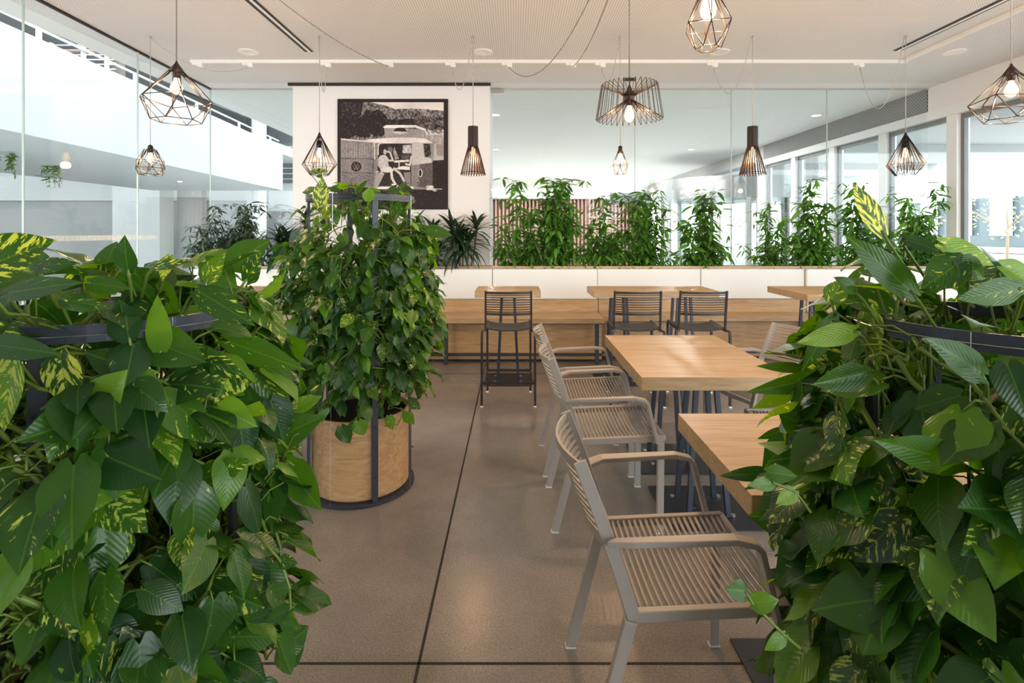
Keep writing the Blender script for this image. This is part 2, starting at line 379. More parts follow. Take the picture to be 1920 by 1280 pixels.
# pale windows seen between the slats (lit openings in the far wall)
for i, (x0, x1) in enumerate(((0.6, 1.5), (3.2, 4.1))):
    struct('trim_far_opening_%d' % (i+1), MB().box((x0, 22.17, 1.0), (x1, 22.19, 2.1)), plain('far_opening', (0.62, 0.68, 0.45), .6))
rd = empty('revolving_door', (XR, 13.2, 0), 0, 'large grey curved glass revolving door drum at the far entrance', 'revolving door')
R = 1.62
mb = MB(); mb.ring(R-.08, R, 2.22, 2.70, n=56); mb.ring(0.0, R-.08, 2.22, 2.26, n=56); mb.build('drum_canopy', plain('drum_grey', (0.24, 0.25, 0.25), .35, .2), rd)
gm = MB().ring(R-.05, R-.04, 0, 2.22, n=56); gm.build('curved_glass', 'glass', rd)
for k in range(10):
    a = k*2*PI/10+.2
    MB().box((-.04, -.04, 0), (.04, .04, 2.22)).xf(Matrix.Translation((math.cos(a)*(R-.05), math.sin(a)*(R-.05), 0)) @ Matrix.Rotation(a, 4, 'Z')).build('post', 'grey_wall' if k % 2 else 'frame_dark', rd)
for k in range(3):
    a = k*2*PI/3+.5
    MB().box((0, -.012, 0.1), (R-.15, .012, 2.18)).xf(Matrix.Rotation(a, 4, 'Z')).build('door_wing', 'glass', rd)
for i, (y, wd) in enumerate(((11.55, .1), (15.2, .25), (17, .25), (19, .25), (21, .25))):
    struct('trim_far_mullion_%d' % (i+1), MB().box((XR, y, 0), (XR+.16, y+wd, 2.975)), 'frame_white')
struct('door_1', MB().box((XR+.02, 11.65, 2.14), (XR+.08, 13.0, 2.24)).box((XR+.02, 11.39, 0), (XR+.08, 11.47, 2.9)), 'frame_white')
# dark pier behind the plants in the lobby
o = MB().box((2.95, 12.2, 0), (3.12, 12.4, 2.35)).box((2.2, 12.28, 2.1), (2.95, 12.34, 2.35)).build('lobby_post', 'frame_dark'); tag(o, 'dark grey post with a short arm left of the revolving door', 'post')

def lobby_light(x, y, i, e):
    o = empty('lobby_downlight', (x, y, H), 0, 'faint ceiling light in the lobby beyond the glass, ' + i, 'ceiling light', 'lights in the lobby ceiling beyond the glass')
    MB().ring(.07, .11, -.010, 0, n=24).build('rim', 'white_plastic', o)
    d = MB().lathe([(.07, -.002), (.03, -.0015)], n=20).build('diffuser', 'downlight', o)
    if not e: return
    l = bpy.data.lights.new('lobby_lamp', 'AREA'); l.shape = 'DISK'; l.size = .14; l.energy = e; l.color = (1, .97, .92)
    lo = bpy.data.objects.new('lobby_lamp', l); C.objects.link(lo); lo.parent = d; lo.location = (0, 0, -.012)
for k, (x, y, i, e) in enumerate(((-.30, 8.3, 'nearest, beside the column', 0), (-.42, 11.8, 'second from the column edge', 0), (-.5, 15.6, 'third along the column edge', 90), (-.3, 20, 'fourth, above the slatted wall', 90),
                  (2.42, 15.6, 'high above the slats, centre', 90), (2.9, 20, 'centre, just above the slatted wall', 90), (4.72, 8.35, 'right, before the perforated band', 0), (3.9, 11.8, 'right, behind the second black slatted lamp', 70))): lobby_light(x, y, i, e)

# exterior: ground, canopy, building
struct('ground_outside', MB().box((XR+.12, -30, -.2), (80, 60, -.06)), 'pave')
cm = plain('canopy_grey', (0.33, 0.34, 0.345), .7)
struct('canopy_outside', MB().box((XR+1.2, -2, 3.75), (XR+9, 40, 3.95)), cm)
mb = MB()
for y in range(2, 40, 4): mb.box((XR+1.2, y, 3.55), (XR+9, y+.2, 3.75))
struct('trim_canopy_beams', mb, cm)
for k, (y, sd) in enumerate(((9.15, 'left'), (9.42, 'right'))):
    o = empty('window_sticker', (XR+.066, y, 2.58), 0, ('farther' if k else 'nearer')+' of the two small round prohibition stickers high on the far window', 'sticker', 'round stickers on the far window')
    mb = MB().ring(.070, .085, 0, .001, n=32); mb.xf(Matrix.Rotation(-PI/2, 4, 'Y')); mb.build('ring', 'sign', o)
    MB().bar([(-.001, -.05, -.05), (-.001, .05, .05)], .012, .001, (1, 0, 0)).build('slash', 'sign', o)
bl = empty('office_building', (34, 26, 0), 0, 'pale office building with vertical louvres and dark glass seen through the large right window', 'building')
MB().box((0, 0, 0), (14, 30, 4.6)).build('wall', 'white', bl)
dg = plain('dark_glazing', (0.05, 0.07, 0.08), .2)
MB().box((-.15, .5, .4), (0, 29.5, 3.9)).build('glazing', dg, bl)
MB().box((.5, -.15, .4), (13.5, 0, 3.9)).build('glazing', dg, bl)
for i in range(9):
    MB().box((-.6, .6+i*3.2, 1.2), (-.2, 1.9+i*3.2, 4.4)).build('louvre', 'frame_white', bl)
for i in range(6):
    MB().box((.8+i*2.2, -.7, 1.2), (1.5+i*2.2, -.2, 4.4)).build('louvre', 'frame_white', bl)
b2 = empty('white_building', (40, -6, 0), 0, 'plain white building with small dark windows far beyond the right windows', 'building')
MB().box((0, 0, 0), (10, 24, 9)).build('wall', 'white', b2)
for k in range(8):
    for z in (1.6, 4.4, 7.0):
        MB().box((-.1, 1.2+k*2.8, z), (0, 2.6+k*2.8, z+1.3)).build('window', dg, b2)

# ------------------------------------------------------------------ atrium on the left
def parapet(pts, z0, z1, th, name, mat):
    mb = MB(); mb.sweep([(x, y, (z0+z1)/2) for x, y in pts], [(-th/2, -(z1-z0)/2), (th/2, -(z1-z0)/2), (th/2, (z1-z0)/2), (-th/2, (z1-z0)/2)]); return struct(name, mb, mat)
pp = [(-6.0, -3), (-6.3, 3), (-6.5, 6.7), (-6.85, 11.4), (-7.25, 16.5)]
parapet(pp, 2.74, 4.08, .15, 'wall_balcony_parapet', 'atrium')
mb = MB(); mb.quad(*([(x, y, 2.74) for x, y in pp]+[(-11.2, 16.5, 2.74), (-11, -3, 2.74)])); mb.quad(*([(x, y, 2.9) for x, y in pp]+[(-11.2, 16.5, 2.9), (-11, -3, 2.9)][::1]))
struct('ceiling_balcony_soffit', mb, 'atrium')
# rail on top of parapet
rl = empty('balcony_railing', (0, 0, 0), 0, 'white tube railing running along the top of the long balcony parapet', 'railing')
MB().tube([(x-.05, y, 4.27) for x, y in pp], .02).build('handrail', 'frame_white', rl)
for i in range(9):
    y = -1+i*2.1; x = np.interp(y, [p[1] for p in pp], [p[0] for p in pp])-.05
    MB().box((x-.02, y-.03, 4.08), (x+.02, y+.03, 4.27)).build('post', 'frame_white', rl)
# upper ceiling of atrium
M['dim_grey'] = plain('dim_grey', (0.22, 0.235, 0.24), .8)
struct('ceiling_atrium', MB().box((-22, -2, 6.0), (-7.6, 34, 6.3)), 'dim_grey')
struct('wall_gallery_dark', MB().box((-9.7, 15.2, 4.2), (-9.6, 24, 6.0)), plain('dark_interior_shade', (0.07, 0.075, 0.08), .6))  # darkness of the upper floor interior, put into the wall colour
struct('wall_atrium_far', MB().box((-24, 21, 0), (-4.2, 21.3, 2.67)), 'grey_wall')
struct('wall_atrium_beam', MB().box((-24, 20.6, 2.67), (-4.2, 21.3, 3.62)), 'white')
struct('wall_atrium_upper', MB().box((-24, 22.5, 3.62), (-13.4, 22.7, 6.0)), 'grey_wall')
struct('wall_atrium_upper_white', MB().box((-13.4, 22.5, 3.62), (-4.2, 22.7, 8.2)), 'atrium')
struct('wall_atrium_left', MB().box((-24.2, -6, 0), (-24, 34, 7)), 'atrium')
struct('ceiling_atrium_sky_blocker', MB().box((-24.2, -6, 8.0), (-6.9, 34, 8.3)), 'white')  # unseen opaque roof, added to keep sky light off the parapet
struct('wall_upper_sky_blocker', MB().box((-4.2, -4.2, 3.6), (5.3, 24, 8.0)), 'white')  # unseen mass over the cafe, added to block sky light from the right
# far louvred dark window strip above parapet at the end
lv = empty('louvred_opening', (0, -.06, 0), 0, 'dark grey louvred opening with pale rails behind the glass left of the picture column', 'louvred window')
MB().box((-9.2, 19.0, 3.2), (-6.3, 19.1, 4.6)).build('dark_panel', plain('dark_slate', (0.11, 0.12, 0.125), .6), lv)
for i in range(7):
    MB().box((-9.1, 18.93, 3.32+i*.19), (-6.35, 18.99, 3.345+i*.19)).build('slat', 'frame_white', lv)
struct('wall_gallery_end', MB().box((-9.6, 19.1, 2.2), (-4.2, 19.3, 3.6)), 'atrium')
struct('wall_gallery_end_dark', MB().box((-9.6, 19.1, 3.6), (-4.2, 19.3, 6.0)), plain('end_wall_shade', (0.07, 0.075, 0.08), .6))  # upper part coloured dark for the dim gallery interior
# bridge railing in the upper left
br = empty('bridge_railing', (0, 0, 0), 0, 'white five-bar railing with a brown handrail on the gallery behind the large wire pendant', 'railing')
for k in range(6): MB().box((-8.75, 10.0, 4.50+k*.09), (-7.5, 10.03, 4.515+k*.09)).build('bar', 'frame_white', br)
MB().box((-8.5, 9.97, 4.83), (-7.7, 10.05, 4.86)).build('handrail', plain('brown_rail', (.4, .27, .18), .5), br)
for x in (-8.7, -8.1, -7.66): MB().box((x-.02, 9.98, 4.2), (x+.02, 10.06, 5.0)).build('post', 'frame_white', br)
o = MB().box((-7.64, 10.1, 4.201), (-7.48, 10.25, 4.92)).build('louvre_shutter', plain('brown_grey', (.16, .14, .12), .6)); tag(o, 'small brown grey shutter panel at the end of the gallery railing', 'shutter')
# columns
struct('trim_round_column', MB().lathe([(.22, 0), (.22, 5.9)], (-8.15, 17.0, 0), 24), 'white')
struct('trim_square_pier', MB().box((-12.75, 16.9, 0), (-11.25, 17.6, 2.9)), 'white')
struct('trim_pier_behind', MB().box((-11.2, 17.7, 0), (-10.4, 18.0, 2.9)), 'grey_wall')
for i, x in enumerate((-13.6, -9.25)):
    struct('door_%d' % (i+2), MB().box((x, 17.95 if i else 18.4, 0), (x+.55, 18.05 if i else 18.5, 1.42)), 'sign')
# hanging greenery far left is built with the plants

portal('daylight_portal_right', (XR+.13, 1.2, 1.5), (0, PI/2, 0), 2.8, 10.6)
portal('daylight_portal_lobby', (XR+.13, 9.0, 1.5), (0, PI/2, 0), 2.8, 5)

# ================================================================== BENCH + PLANTER
# three white trough planters above the bench
def trough(x0, x1, label):
    o = empty('planter_box', ((x0+x1)/2, 6.44, 0), 0, label, 'planter', 'trough planters behind the bench')
    hw = (x1-x0)/2-.001
    MB().box((-hw, -.08, 0), (hw, .08, 1.022)).build('body', 'white', o)
    MB().box((-hw, -.10, 1.022), (hw, -.075, 1.045)).box((-hw, .075, 1.022), (hw, .10, 1.045)).box((-hw, -.075, 1.022), (-hw+.02, .075, 1.045)).box((hw-.02, -.075, 1.022), (hw, .075, 1.045)).build('oak_rim', 'oak_side', o)
    MB().box((-hw+.02, -.075, .99), (hw-.02, .075, 1.035)).build('soil', 'soil', o)
trough(-3.80, .955, 'long oak-rimmed plant trough behind the left bench with the dark-leaved plants')
trough(.965, 3.395, 'oak-rimmed plant trough in the middle behind the double high table')
trough(3.405, 5.25, 'oak-rimmed plant trough nearest the right windows')
def bench(x0, x1, yf, label, posts):
    o = empty('bench', ((x0+x1)/2, 0, 0), 0, label, 'bench', 'long oak benches along the back')
    hw = (x1-x0)/2-.002
    MB().box((-hw, yf, .465), (hw, 6.245, .52)).build('seat', 'oak', o, bevel=.003)
    MB().box((-hw, yf+.02, .455), (hw, yf+.05, .465)).build('shadow_rail', 'steel', o)
    MB().box((-hw, 6.225, .52), (hw, 6.255, .665)).build('backrest_board', 'oak_side', o)
    MB().box((-hw, yf+.22, .03), (hw, yf+.26, .44)).build('plinth', 'oak_veneer', o)
    MB().box((-hw, yf+.24, 0), (hw, yf+.28, .03)).build('kick_base', 'black', o)
    MB().bar([(-hw, yf+.14, .10), (hw, yf+.14, .10)], .02, .03).build('foot_rail', 'steel', o)
    for p in posts:
        x = p-(x0+x1)/2
        MB().bar([(x, yf+.10, 0), (x, yf+.10, .455)], .04, .04, (0, 1, 0)).build('post', 'steel', o)
bench(-3.80, .975, 5.74, 'oak bench with steel posts on the left, in front of the picture column', (-3.7, -2.2, -.75, .90))
bench(.98, 3.40, 5.88, 'oak bench in the middle, behind the double high table', (1.06, 3.30))
bench(3.405, 5.2, 5.74, 'oak bench at the right end by the windows', (3.50, 5.0))
px = [-3.80, -2.70, -1.48, -.26, .964, 2.18, 3.40, 4.6, 5.22]
cl = ['leftmost white upholstered back pad, by the left glass wall', 'white upholstered back pad behind the left high table', 'white upholstered back pad below the picture, behind the tall ivy planter',
      'white upholstered back pad behind the single high table', 'white upholstered back pad behind the left half of the double high table', 'white upholstered back pad right of the double high table',
      'white upholstered back pad behind the high table near the right plant', 'narrow white upholstered back pad in the right corner']
for i in range(8):
    y0 = 6.245 if i in (4, 5) else 6.215
    cx = (px[i]+px[i+1])/2; hw = (px[i+1]-px[i])/2-.003
    o = MB().box((-hw, 0, 0), (hw, 6.338-y0, .350)).build('back_cushion', 'leather', loc=(cx, y0, .668), bevel=.012)
    tag(o, cl[i], 'back cushion', 'white back pads along the bench')

# ================================================================== PICTURE
def picture():
    n = 300
    yy, xx = np.mgrid[0:n, 0:n]; X = xx/(n-1); Y = yy/(n-1)       # Y down
    rng = np.random.RandomState(3)
    def smooth(s):
        g = rng.rand(s+2, s+2); u = X*s; v = Y*s; i = u.astype(int).clip(0, s); j = v.astype(int).clip(0, s); fu = u-i; fv = v-j
        return (g[j, i]*(1-fu)*(1-fv)+g[j, i+1 if False else (i+1).clip(0, s+1)]*fu*(1-fv)+g[(j+1).clip(0, s+1), i]*(1-fu)*fv+g[(j+1).clip(0, s+1), (i+1).clip(0, s+1)]*fu*fv)
    fine = smooth(90); mid = smooth(30); big = smooth(9); gr = rng.rand(n, n)
    img = np.full((n, n), .62)
    def px(x): return (x-72)/1106.0
    def py(y): return (y-85)/1100.0
    def poly(pts, val, nz=0.0, tex=None):
        P = [(px(a), py(b)) for a, b in pts]; ins = np.zeros((n, n), bool); k = len(P)
        for i in range(k):
            x1, y1 = P[i]; x2, y2 = P[(i+1) % k]
            c = ((y1 > Y) != (y2 > Y)) & (X < (x2-x1)*(Y-y1)/((y2-y1) if abs(y2-y1) > 1e-9 else 1e-9)+x1); ins ^= c
        t = fine if tex is None else tex
        img[ins] = (val+nz*(t-.5))[ins] if not np.isscalar(t) else val
    def ell(cx, cy, rx, ry, val, nz=0, tex=None):
        ins = ((X-px(cx))/(rx/1106))**2+((Y-py(cy))/(ry/1100))**2 < 1; t = fine if tex is None else tex
        img[ins] = (val+nz*(t-.5))[ins]
    def line(pts, wd, val):
        for (a, b) in zip(pts[:-1], pts[1:]):
            ax, ay, bx_, by = px(a[0]), py(a[1]), px(b[0]), py(b[1]); L2 = (bx_-ax)**2+(by-ay)**2
            t = (((X-ax)*(bx_-ax)+(Y-ay)*(by-ay))/L2).clip(0, 1); d = np.hypot(X-ax-t*(bx_-ax), Y-ay-t*(by-ay)); img[d < wd/1106] = val
    poly([(60, 60), (1200, 60), (1200, 260), (60, 260)], .80)
    poly([(60, 110), (380, 110), (560, 150), (650, 185), (820, 180), (960, 185), (1190, 205), (1190, 480), (60, 500)], .34, .45)
    poly([(60, 110), (330, 115), (300, 300), (60, 420)], .12, .25)
    poly([(820, 290), (950, 260), (1190, 270), (1190, 400), (820, 380)], .26, .4)
    poly([(560, 290), (830, 280), (860, 350), (560, 350)], .10, .2)
    for (a, b, c, d) in ((400, 330, 110, 110), (470, 260, 70, 60), (330, 400, 90, 70), (520, 300, 60, 70), (380, 240, 50, 40), (160, 380, 120, 110), (260, 300, 60, 60), (480, 400, 70, 60)):
        ins = ((X-px(a))/(c/1106))**2+((Y-py(b))/(d/1100))**2 < 1+.7*(mid-.5); img[ins] = (.045+.10*(fine > .72))[ins]
    poly([(950, 395), (1190, 395), (1190, 440), (950, 440)], .6, .7); poly([(950, 440), (1190, 440), (1190, 530), (950, 520)], .55, .2)
    # ground
    poly([(60, 970), (1200, 960), (1200, 1200), (60, 1200)], .055, .05)
    # van body, roof, pop top
    poly([(440, 500), (480, 475), (980, 470), (1040, 520), (1040, 990), (430, 990)], .46, .12, gr)
    poly([(350, 490), (560, 475), (760, 462), (960, 480), (1035, 525), (440, 520)], .78, .06)
    poly([(540, 370), (945, 385), (945, 470), (550, 470)], .50, .12, gr)
    poly([(525, 365), (560, 345), (860, 345), (962, 385), (955, 400), (850, 368), (545, 375)], .86)
    ell(700, 405, 78, 30, .70); poly([(625, 405), (660, 375), (700, 368), (745, 378), (778, 412)], .03)
    # door on left
    poly([(108, 485), (440, 515), (445, 680), (440, 960), (108, 975)], .40, .14, gr)
    line([(108, 485), (440, 515), (445, 680)], 7, .72); line([(108, 680), (430, 685), (425, 825), (108, 820)], 4, .22)
    cur = .42+.22*np.sin(X*420)+.1*(fine-.5)
    for q in ([(120, 510), (265, 520), (265, 660), (120, 660)], [(280, 520), (425, 530), (425, 665), (280, 665)]): poly(q, 0, 1, cur+.5)
    ell(258, 760, 52, 50, .05); 
    for seg in ([(240, 728), (258, 772), (276, 728)], [(228, 750), (243, 792), (258, 765), (273, 792), (288, 750)]): line(seg, 4, .33)
    # lower door darker
    poly([(108, 830), (430, 830), (430, 960), (108, 972)], .36, .25, gr)
    # interior
    poly([(480, 535), (500, 520), (815, 520), (815, 955), (560, 955), (470, 955)], .06, .1)
    line([(478, 640), (482, 545), (500, 525), (810, 525)], 5, .8)
    poly([(730, 545), (810, 540), (815, 630), (725, 625)], .62, .3); poly([(705, 640), (800, 640), (795, 690), (705, 680)], .2, .2)
    poly([(640, 560), (665, 620), (690, 680), (650, 690), (630, 620)], .5, .3); ell(600, 590, 24, 30, .35)
    # seat boxes, table
    poly([(455, 830), (545, 830), (480, 955), (440, 955)], .58); poly([(735, 820), (808, 815), (808, 955), (770, 955)], .42); poly([(455, 790), (540, 830), (530, 850), (455, 815)], .55, .6)
    poly([(640, 700), (790, 690), (790, 712), (640, 720)], .75); line([(690, 715), (690, 790)], 4, .7)
    poly([(530, 850), (735, 850), (765, 950), (500, 950)], .10, .15, gr)
    # seated figures: plain shapes of bathers eating at the camper table
    ell(535, 600, 26, 34, .12); ell(548, 612, 17, 26, .62)
    poly([(475, 690), (500, 650), (545, 640), (575, 700), (590, 770), (560, 800), (505, 790), (478, 750)], .66, .15)
    line([(550, 655), (585, 700), (628, 700)], 10, .7); line([(628, 700), (600, 620), (575, 610)], 9, .68)
    poly([(500, 780), (600, 760), (640, 800), (590, 820), (510, 815)], .74); line([(610, 800), (620, 880), (655, 940)], 12, .72); line([(640, 780), (700, 830), (740, 900)], 12, .64)
    poly([(650, 780), (720, 755), (800, 760), (800, 795), (720, 790)], .78); line([(760, 735), (800, 745), (815, 660)], 10, .72); line([(620, 940), (675, 950)], 8, .8)
    # sill
    poly([(440, 965), (830, 960), (840, 980), (440, 985)], .84)
    # right front of van
    poly([(820, 515), (930, 520), (945, 665), (1010, 680), (1025, 720), (820, 745)], .66, .1, gr); poly([(820, 745), (1030, 720), (1035, 960), (960, 975), (820, 950)], .36-.10, .15, gr)
    poly([(820, 745), (900, 735), (880, 960), (820, 950)], .42, .12, gr)
    poly([(935, 530), (1005, 535), (1010, 660), (950, 665)], .12, .35); poly([(1065, 535), (1140, 535), (1140, 655), (1070, 650)], .35, .3, cur+.5)
    poly([(1030, 700), (1190, 690), (1190, 960), (1030, 980)], .06, .07); ell(905, 825, 20, 42, .75); ell(903, 825, 14, 36, .10); ell(880, 915, 16, 14, .6); ell(880, 918, 11, 10, .2)
    for (a, b, c, d) in ((1000, 960, 40, 14), (1010, 985, 48, 12), (1050, 1000, 18, 9), (1090, 985, 35, 5)): ell(a, b, c, d, .75, .3)
    # border
    bd = (X < px(105)) | (X > px(1140)) | (Y < py(118)) | (Y > py(1150)); img[bd] = .03
    img = img.clip(0.0, 1)**1.9*.92
    img = (img*(1.15+.6*big)+.10*(gr-.5)*(img > .04)+.06*(fine-.5)).clip(.01, 1); img[bd] = .012
    col = np.stack([img*.86+.012, img*.80+.0055, img*.78+.006, np.ones_like(img)], -1)
    s = 1.345; v = np.stack([X*s-s/2, np.zeros_like(X), s/2-Y*s], -1).reshape(-1, 3)
    me = bpy.data.meshes.new('print')
    idx = np.arange(n*n).reshape(n, n); f = np.stack([idx[:-1, :-1], idx[1:, :-1], idx[1:, 1:], idx[:-1, 1:]], -1).reshape(-1, 4)
    me.from_pydata(v.tolist(), [], f.tolist()); ca = me.color_attributes.new('print', 'FLOAT_COLOR', 'POINT'); ca.data.foreach_set('color', col.reshape(-1).astype(np.float32))
    m, nt, b = nmat('photo_print'); a = N(nt, 'ShaderNodeAttribute', attribute_name='print'); nt.links.new(a.outputs['Color'], b.inputs['Base Color']); b.inputs['Roughness'].default_value = .6; b.inputs['Specular IOR Level'].default_value = .25
    me.materials.append(m)
    o = empty('picture', (-1.495, 6.556, 2.405), 0, 'large square black-and-white photograph of people in an old camper van on the white column', 'picture')
    MB().box((-s/2-.004, -.022, -s/2-.004), (s/2+.004, 0, s/2+.004)).build('panel', 'black', o)
    pr = bpy.data.objects.new('print', me); C.objects.link(pr); pr.parent = o; pr.location = (0, -.0235, 0)
picture()

# ================================================================== FURNITURE
def slat_curve(y0, y1, fx, fz, n=9):
    return [(fx(y), y, fz(y)) for y in [y0+(y1-y0)*i/(n-1) for i in range(n)]]
def armchair(label=None):
    o = empty('armchair', (0, 0, 0), 0, label, 'armchair', 'beige slatted armchairs around the dining tables')
    def sz(x): return .435+.02*(x+.2)/.4
    for s in (-1, 1):
        lf = MB().bar([(.195, s*.235, .44), (.19, s*.235, .004)], .024, .032, (1, 0, 0)).build('leg', 'beige', o, bevel=.003)
        lr = MB().bar([(-.205, s*.235, .43), (-.315, s*.228, .004)], .024, .034, (1, 0, 0)).build('leg', 'beige', o, bevel=.003)
        MB().bar([(-.195, s*.232, .43), (-.235, s*.226, .56), (-.285, s*.212, .70), (-.335, s*.20, .83)], .016, .036, (1, 0, 0)).build('back_upright', 'beige', o, bevel=.003)
        MB().bar([(-.262, s*.236, .632), (-.20, s*.258, .645), (.06, s*.262, .656), (.11, s*.262, .645), (.125, s*.262, .63), (.172, s*.256, .44)], .036, .016, (.55, 0, .83)).build('armrest', 'beige', o, bevel=.003)
        MB().box((.172, s*.235-.013, 0), (.208, s*.235+.013, .006)).build('foot_cap', 'white_plastic', lf); MB().box((-.333, s*.228-.013, 0), (-.297, s*.228+.013, .006)).build('foot_cap', 'white_plastic', lr)
    fr = MB()
    for s in (-1, 1): fr.bar([(-.215, s*.228, sz(-.2)), (.215, s*.228, sz(.2))], .022, .03)
    fr.bar([(.212, -.235, sz(.2)), (.212, .235, sz(.2))], .018, .024); fr.build('seat_frame', 'beige', o, bevel=.003)
    st = MB()
    for i in range(21):
        x = -.19+i*.0192
        st.tube(slat_curve(-.222, .222, lambda y, x=x: x+.006*(1-(y/.222)**2), lambda y, x=x: sz(x)+.006-.026*(1-(y/.222)**2)), .0056, 6, up=(1, 0, 0))
    st.build('seat', 'beige', o, smooth=True)
    bk = MB()
    for i in range(11):
        z = .605+i*.0211; t = (z-.56)/(.83-.56); xb = -.235-.10*t; yb = .225-.022*t
        wd = .022 if i in (0, 10) else .0085
        bk.sweep(slat_curve(-yb, yb, lambda y, xb=xb, yb=yb: xb-.050*(1-(y/yb)**2), lambda y, z=z: z), [(-.004, -wd/2), (.004, -wd/2), (.004, wd/2), (-.004, wd/2)])
    bk.build('backrest', 'beige', o)
    return o
def barstool(label=None):
    o = empty('bar_stool', (0, 0, 0), 0, label, 'bar stool', 'charcoal slatted bar stools at the high tables')
    for s in (-1, 1):
        lf = MB().bar([(.19, s*.195, .63), (.20, s*.195, .012)], .020, .020, (1, 0, 0)).build('leg', 'charcoal', o, bevel=.002)
        lr = MB().bar([(-.20, s*.19, .635), (-.21, s*.218, .625), (-.215, s*.220, .59), (-.215, s*.221, .012)], .020, .020, (1, 0, 0)).build('leg', 'charcoal', o, bevel=.002)
        MB().bar([(-.185, s*.19, .63), (-.20, s*.19, .78), (-.235, s*.188, .965)], .016, .024, (1, 0, 0)).build('back_upright', 'charcoal', o, bevel=.002)
        MB().box((.19, s*.195-.011, 0), (.212, s*.195+.011, .013)).build('foot_cap', 'white_plastic', lf); MB().box((-.226, s*.221-.011, 0), (-.204, s*.221+.011, .013)).build('foot_cap', 'white_plastic', lr)
    for s in (-1, 1): MB().bar([(-.20, s*.19, .635), (.20, s*.19, .645)], .018, .022).build('seat_rail', 'charcoal', o)
    mb = MB(); nx, ny = 9, 11; b0 = len(mb.v)
    for lay in (0, -.008):
        for i in range(nx):
            x = -.20+.41*i/(nx-1)
            for j in range(ny):
                y = -.185+.37*j/(ny-1); mb.v.append((x, y, .652-.020*(1-(y/.185)**2)+lay-.03*max(0, (x-.15)/.06)**2*.3))
    g = lambda l, i, j: l*nx*ny+i*ny+j
    for i in range(nx-1):
        for j in range(ny-1):
            mb.f.append((g(0,i,j), g(0,i+1,j), g(0,i+1,j+1), g(0,i,j+1))); mb.f.append((g(1,i,j), g(1,i,j+1), g(1,i+1,j+1), g(1,i+1,j)))
    for i in range(nx-1):
        mb.f.append((g(0,i,0), g(1,i,0), g(1,i+1,0), g(0,i+1,0))); mb.f.append((g(0,i,ny-1), g(0,i+1,ny-1), g(1,i+1,ny-1), g(1,i,ny-1)))
    for j in range(ny-1):
        mb.f.append((g(0,0,j), g(0,0,j+1), g(1,0,j+1), g(1,0,j))); mb.f.append((g(0,nx-1,j), g(1,nx-1,j), g(1,nx-1,j+1), g(0,nx-1,j+1)))
    mb.build('seat', 'charcoal', o, smooth=True)
    bk = MB()
    for i in range(10):
        z = .775+i*.0200; xb = -.20-.035*(z-.78)/.185; wd = .020 if i in (0, 9) else .0075
        bk.sweep(slat_curve(-.19, .19, lambda y, xb=xb: xb-.040*(1-(y/.19)**2), lambda y, z=z: z-.004), [(-.004, -wd/2), (.004, -wd/2), (.004, wd/2), (-.004, wd/2)])
    bk.build('backrest', 'charcoal', o)
    ft = MB(); ft.bar([(-.215, -.215, .20), (-.215, .215, .20)], .014, .022); ft.bar([(.195, -.19, .20), (.195, .19, .20)], .014, .022)
    for s in (-1, 1): ft.bar([(-.21, s*.205, .195), (.19, s*.195, .195)], .014, .018)
    ft.build('footrest', 'charcoal', o)
    return o
def table(x0, x1, y0, y1, h, bases, label, cat, group, th=.062):
    cx, cy = (x0+x1)/2, (y0+y1)/2
    o = empty('high_table' if h > .8 else 'dining_table', (cx, cy, 0), 0, label, cat, group)
    MB().box((x0-cx, y0-cy, h-th), (x1-cx, y1-cy, h)).build('tabletop', 'oak', o, bevel=.002)
    for (bx_, by) in bases:
        bx_ -= cx; by -= cy
        bp = MB().box((bx_-.225, by-.225, 0), (bx_+.225, by+.225, .008)).build('base_plate', 'plate', o)
        MB().box((bx_-.16, by-.16, h-th-.006), (bx_+.16, by+.16, h-th)).build('top_plate', 'plate', o)
        for sx in (-1, 1):
            for sy in (-1, 1):
                t = .06 if h > .8 else .05
                MB().bar([(bx_+sx*t, by+sy*t*1.3, h-th-.004), (bx_+sx*.10, by+sy*.10, .008)], .024, .024, (0, 1, 0)).build('leg', 'steel', o)
                MB().lathe([(.012, .008), (.012, .016)], (bx_+sx*.125, by+sy*.10, 0), 10).build('bolt', 'wire', bp)
    return o
G1 = 'low oak dining tables'
table(.64, 1.40, 1.44, 2.09, .74, [(.99, 1.67)], 'nearest low oak table, half hidden by the ivy on the right', 'table', G1, .066)
table(.621, 1.37, 2.61, 3.68, .74, [(.985, 2.81), (.985, 3.415)], 'long low oak table in the middle with two steel bases', 'table', G1, .066)
table(-2.06, -1.31, 2.41, 3.48, .74, [(-1.69, 2.62), (-1.69, 3.24)], 'low oak table on the left, hidden behind the near ivy planter', 'table', G1, .066)
G2 = 'high oak tables in front of the bench'
table(-.375, .245, 5.0, 5.49, .895, [(-.065, 5.24)], 'small high oak table with one bar stool in front', 'table', G2)
table(.742, 1.92, 5.0, 5.49, .895, [(1.02, 5.24), (1.64, 5.24)], 'double-width high oak table with two bar stools in front', 'table', G2)
table(2.60, 3.80, 4.74, 5.49, .895, [(2.85, 5.10), (3.5, 5.10)], 'high oak table at the right, partly behind the right ivy', 'table', G2)
table(-3.10, -2.42, 5.0, 5.49, .895, [(-2.76, 5.24)], 'high oak table at the left end of the bench', 'table', G2)
table(-2.06, -1.44, 5.0, 5.49, .895, [(-1.75, 5.24)], 'high oak table hidden behind the tall round planter', 'table', G2)
ch = armchair()
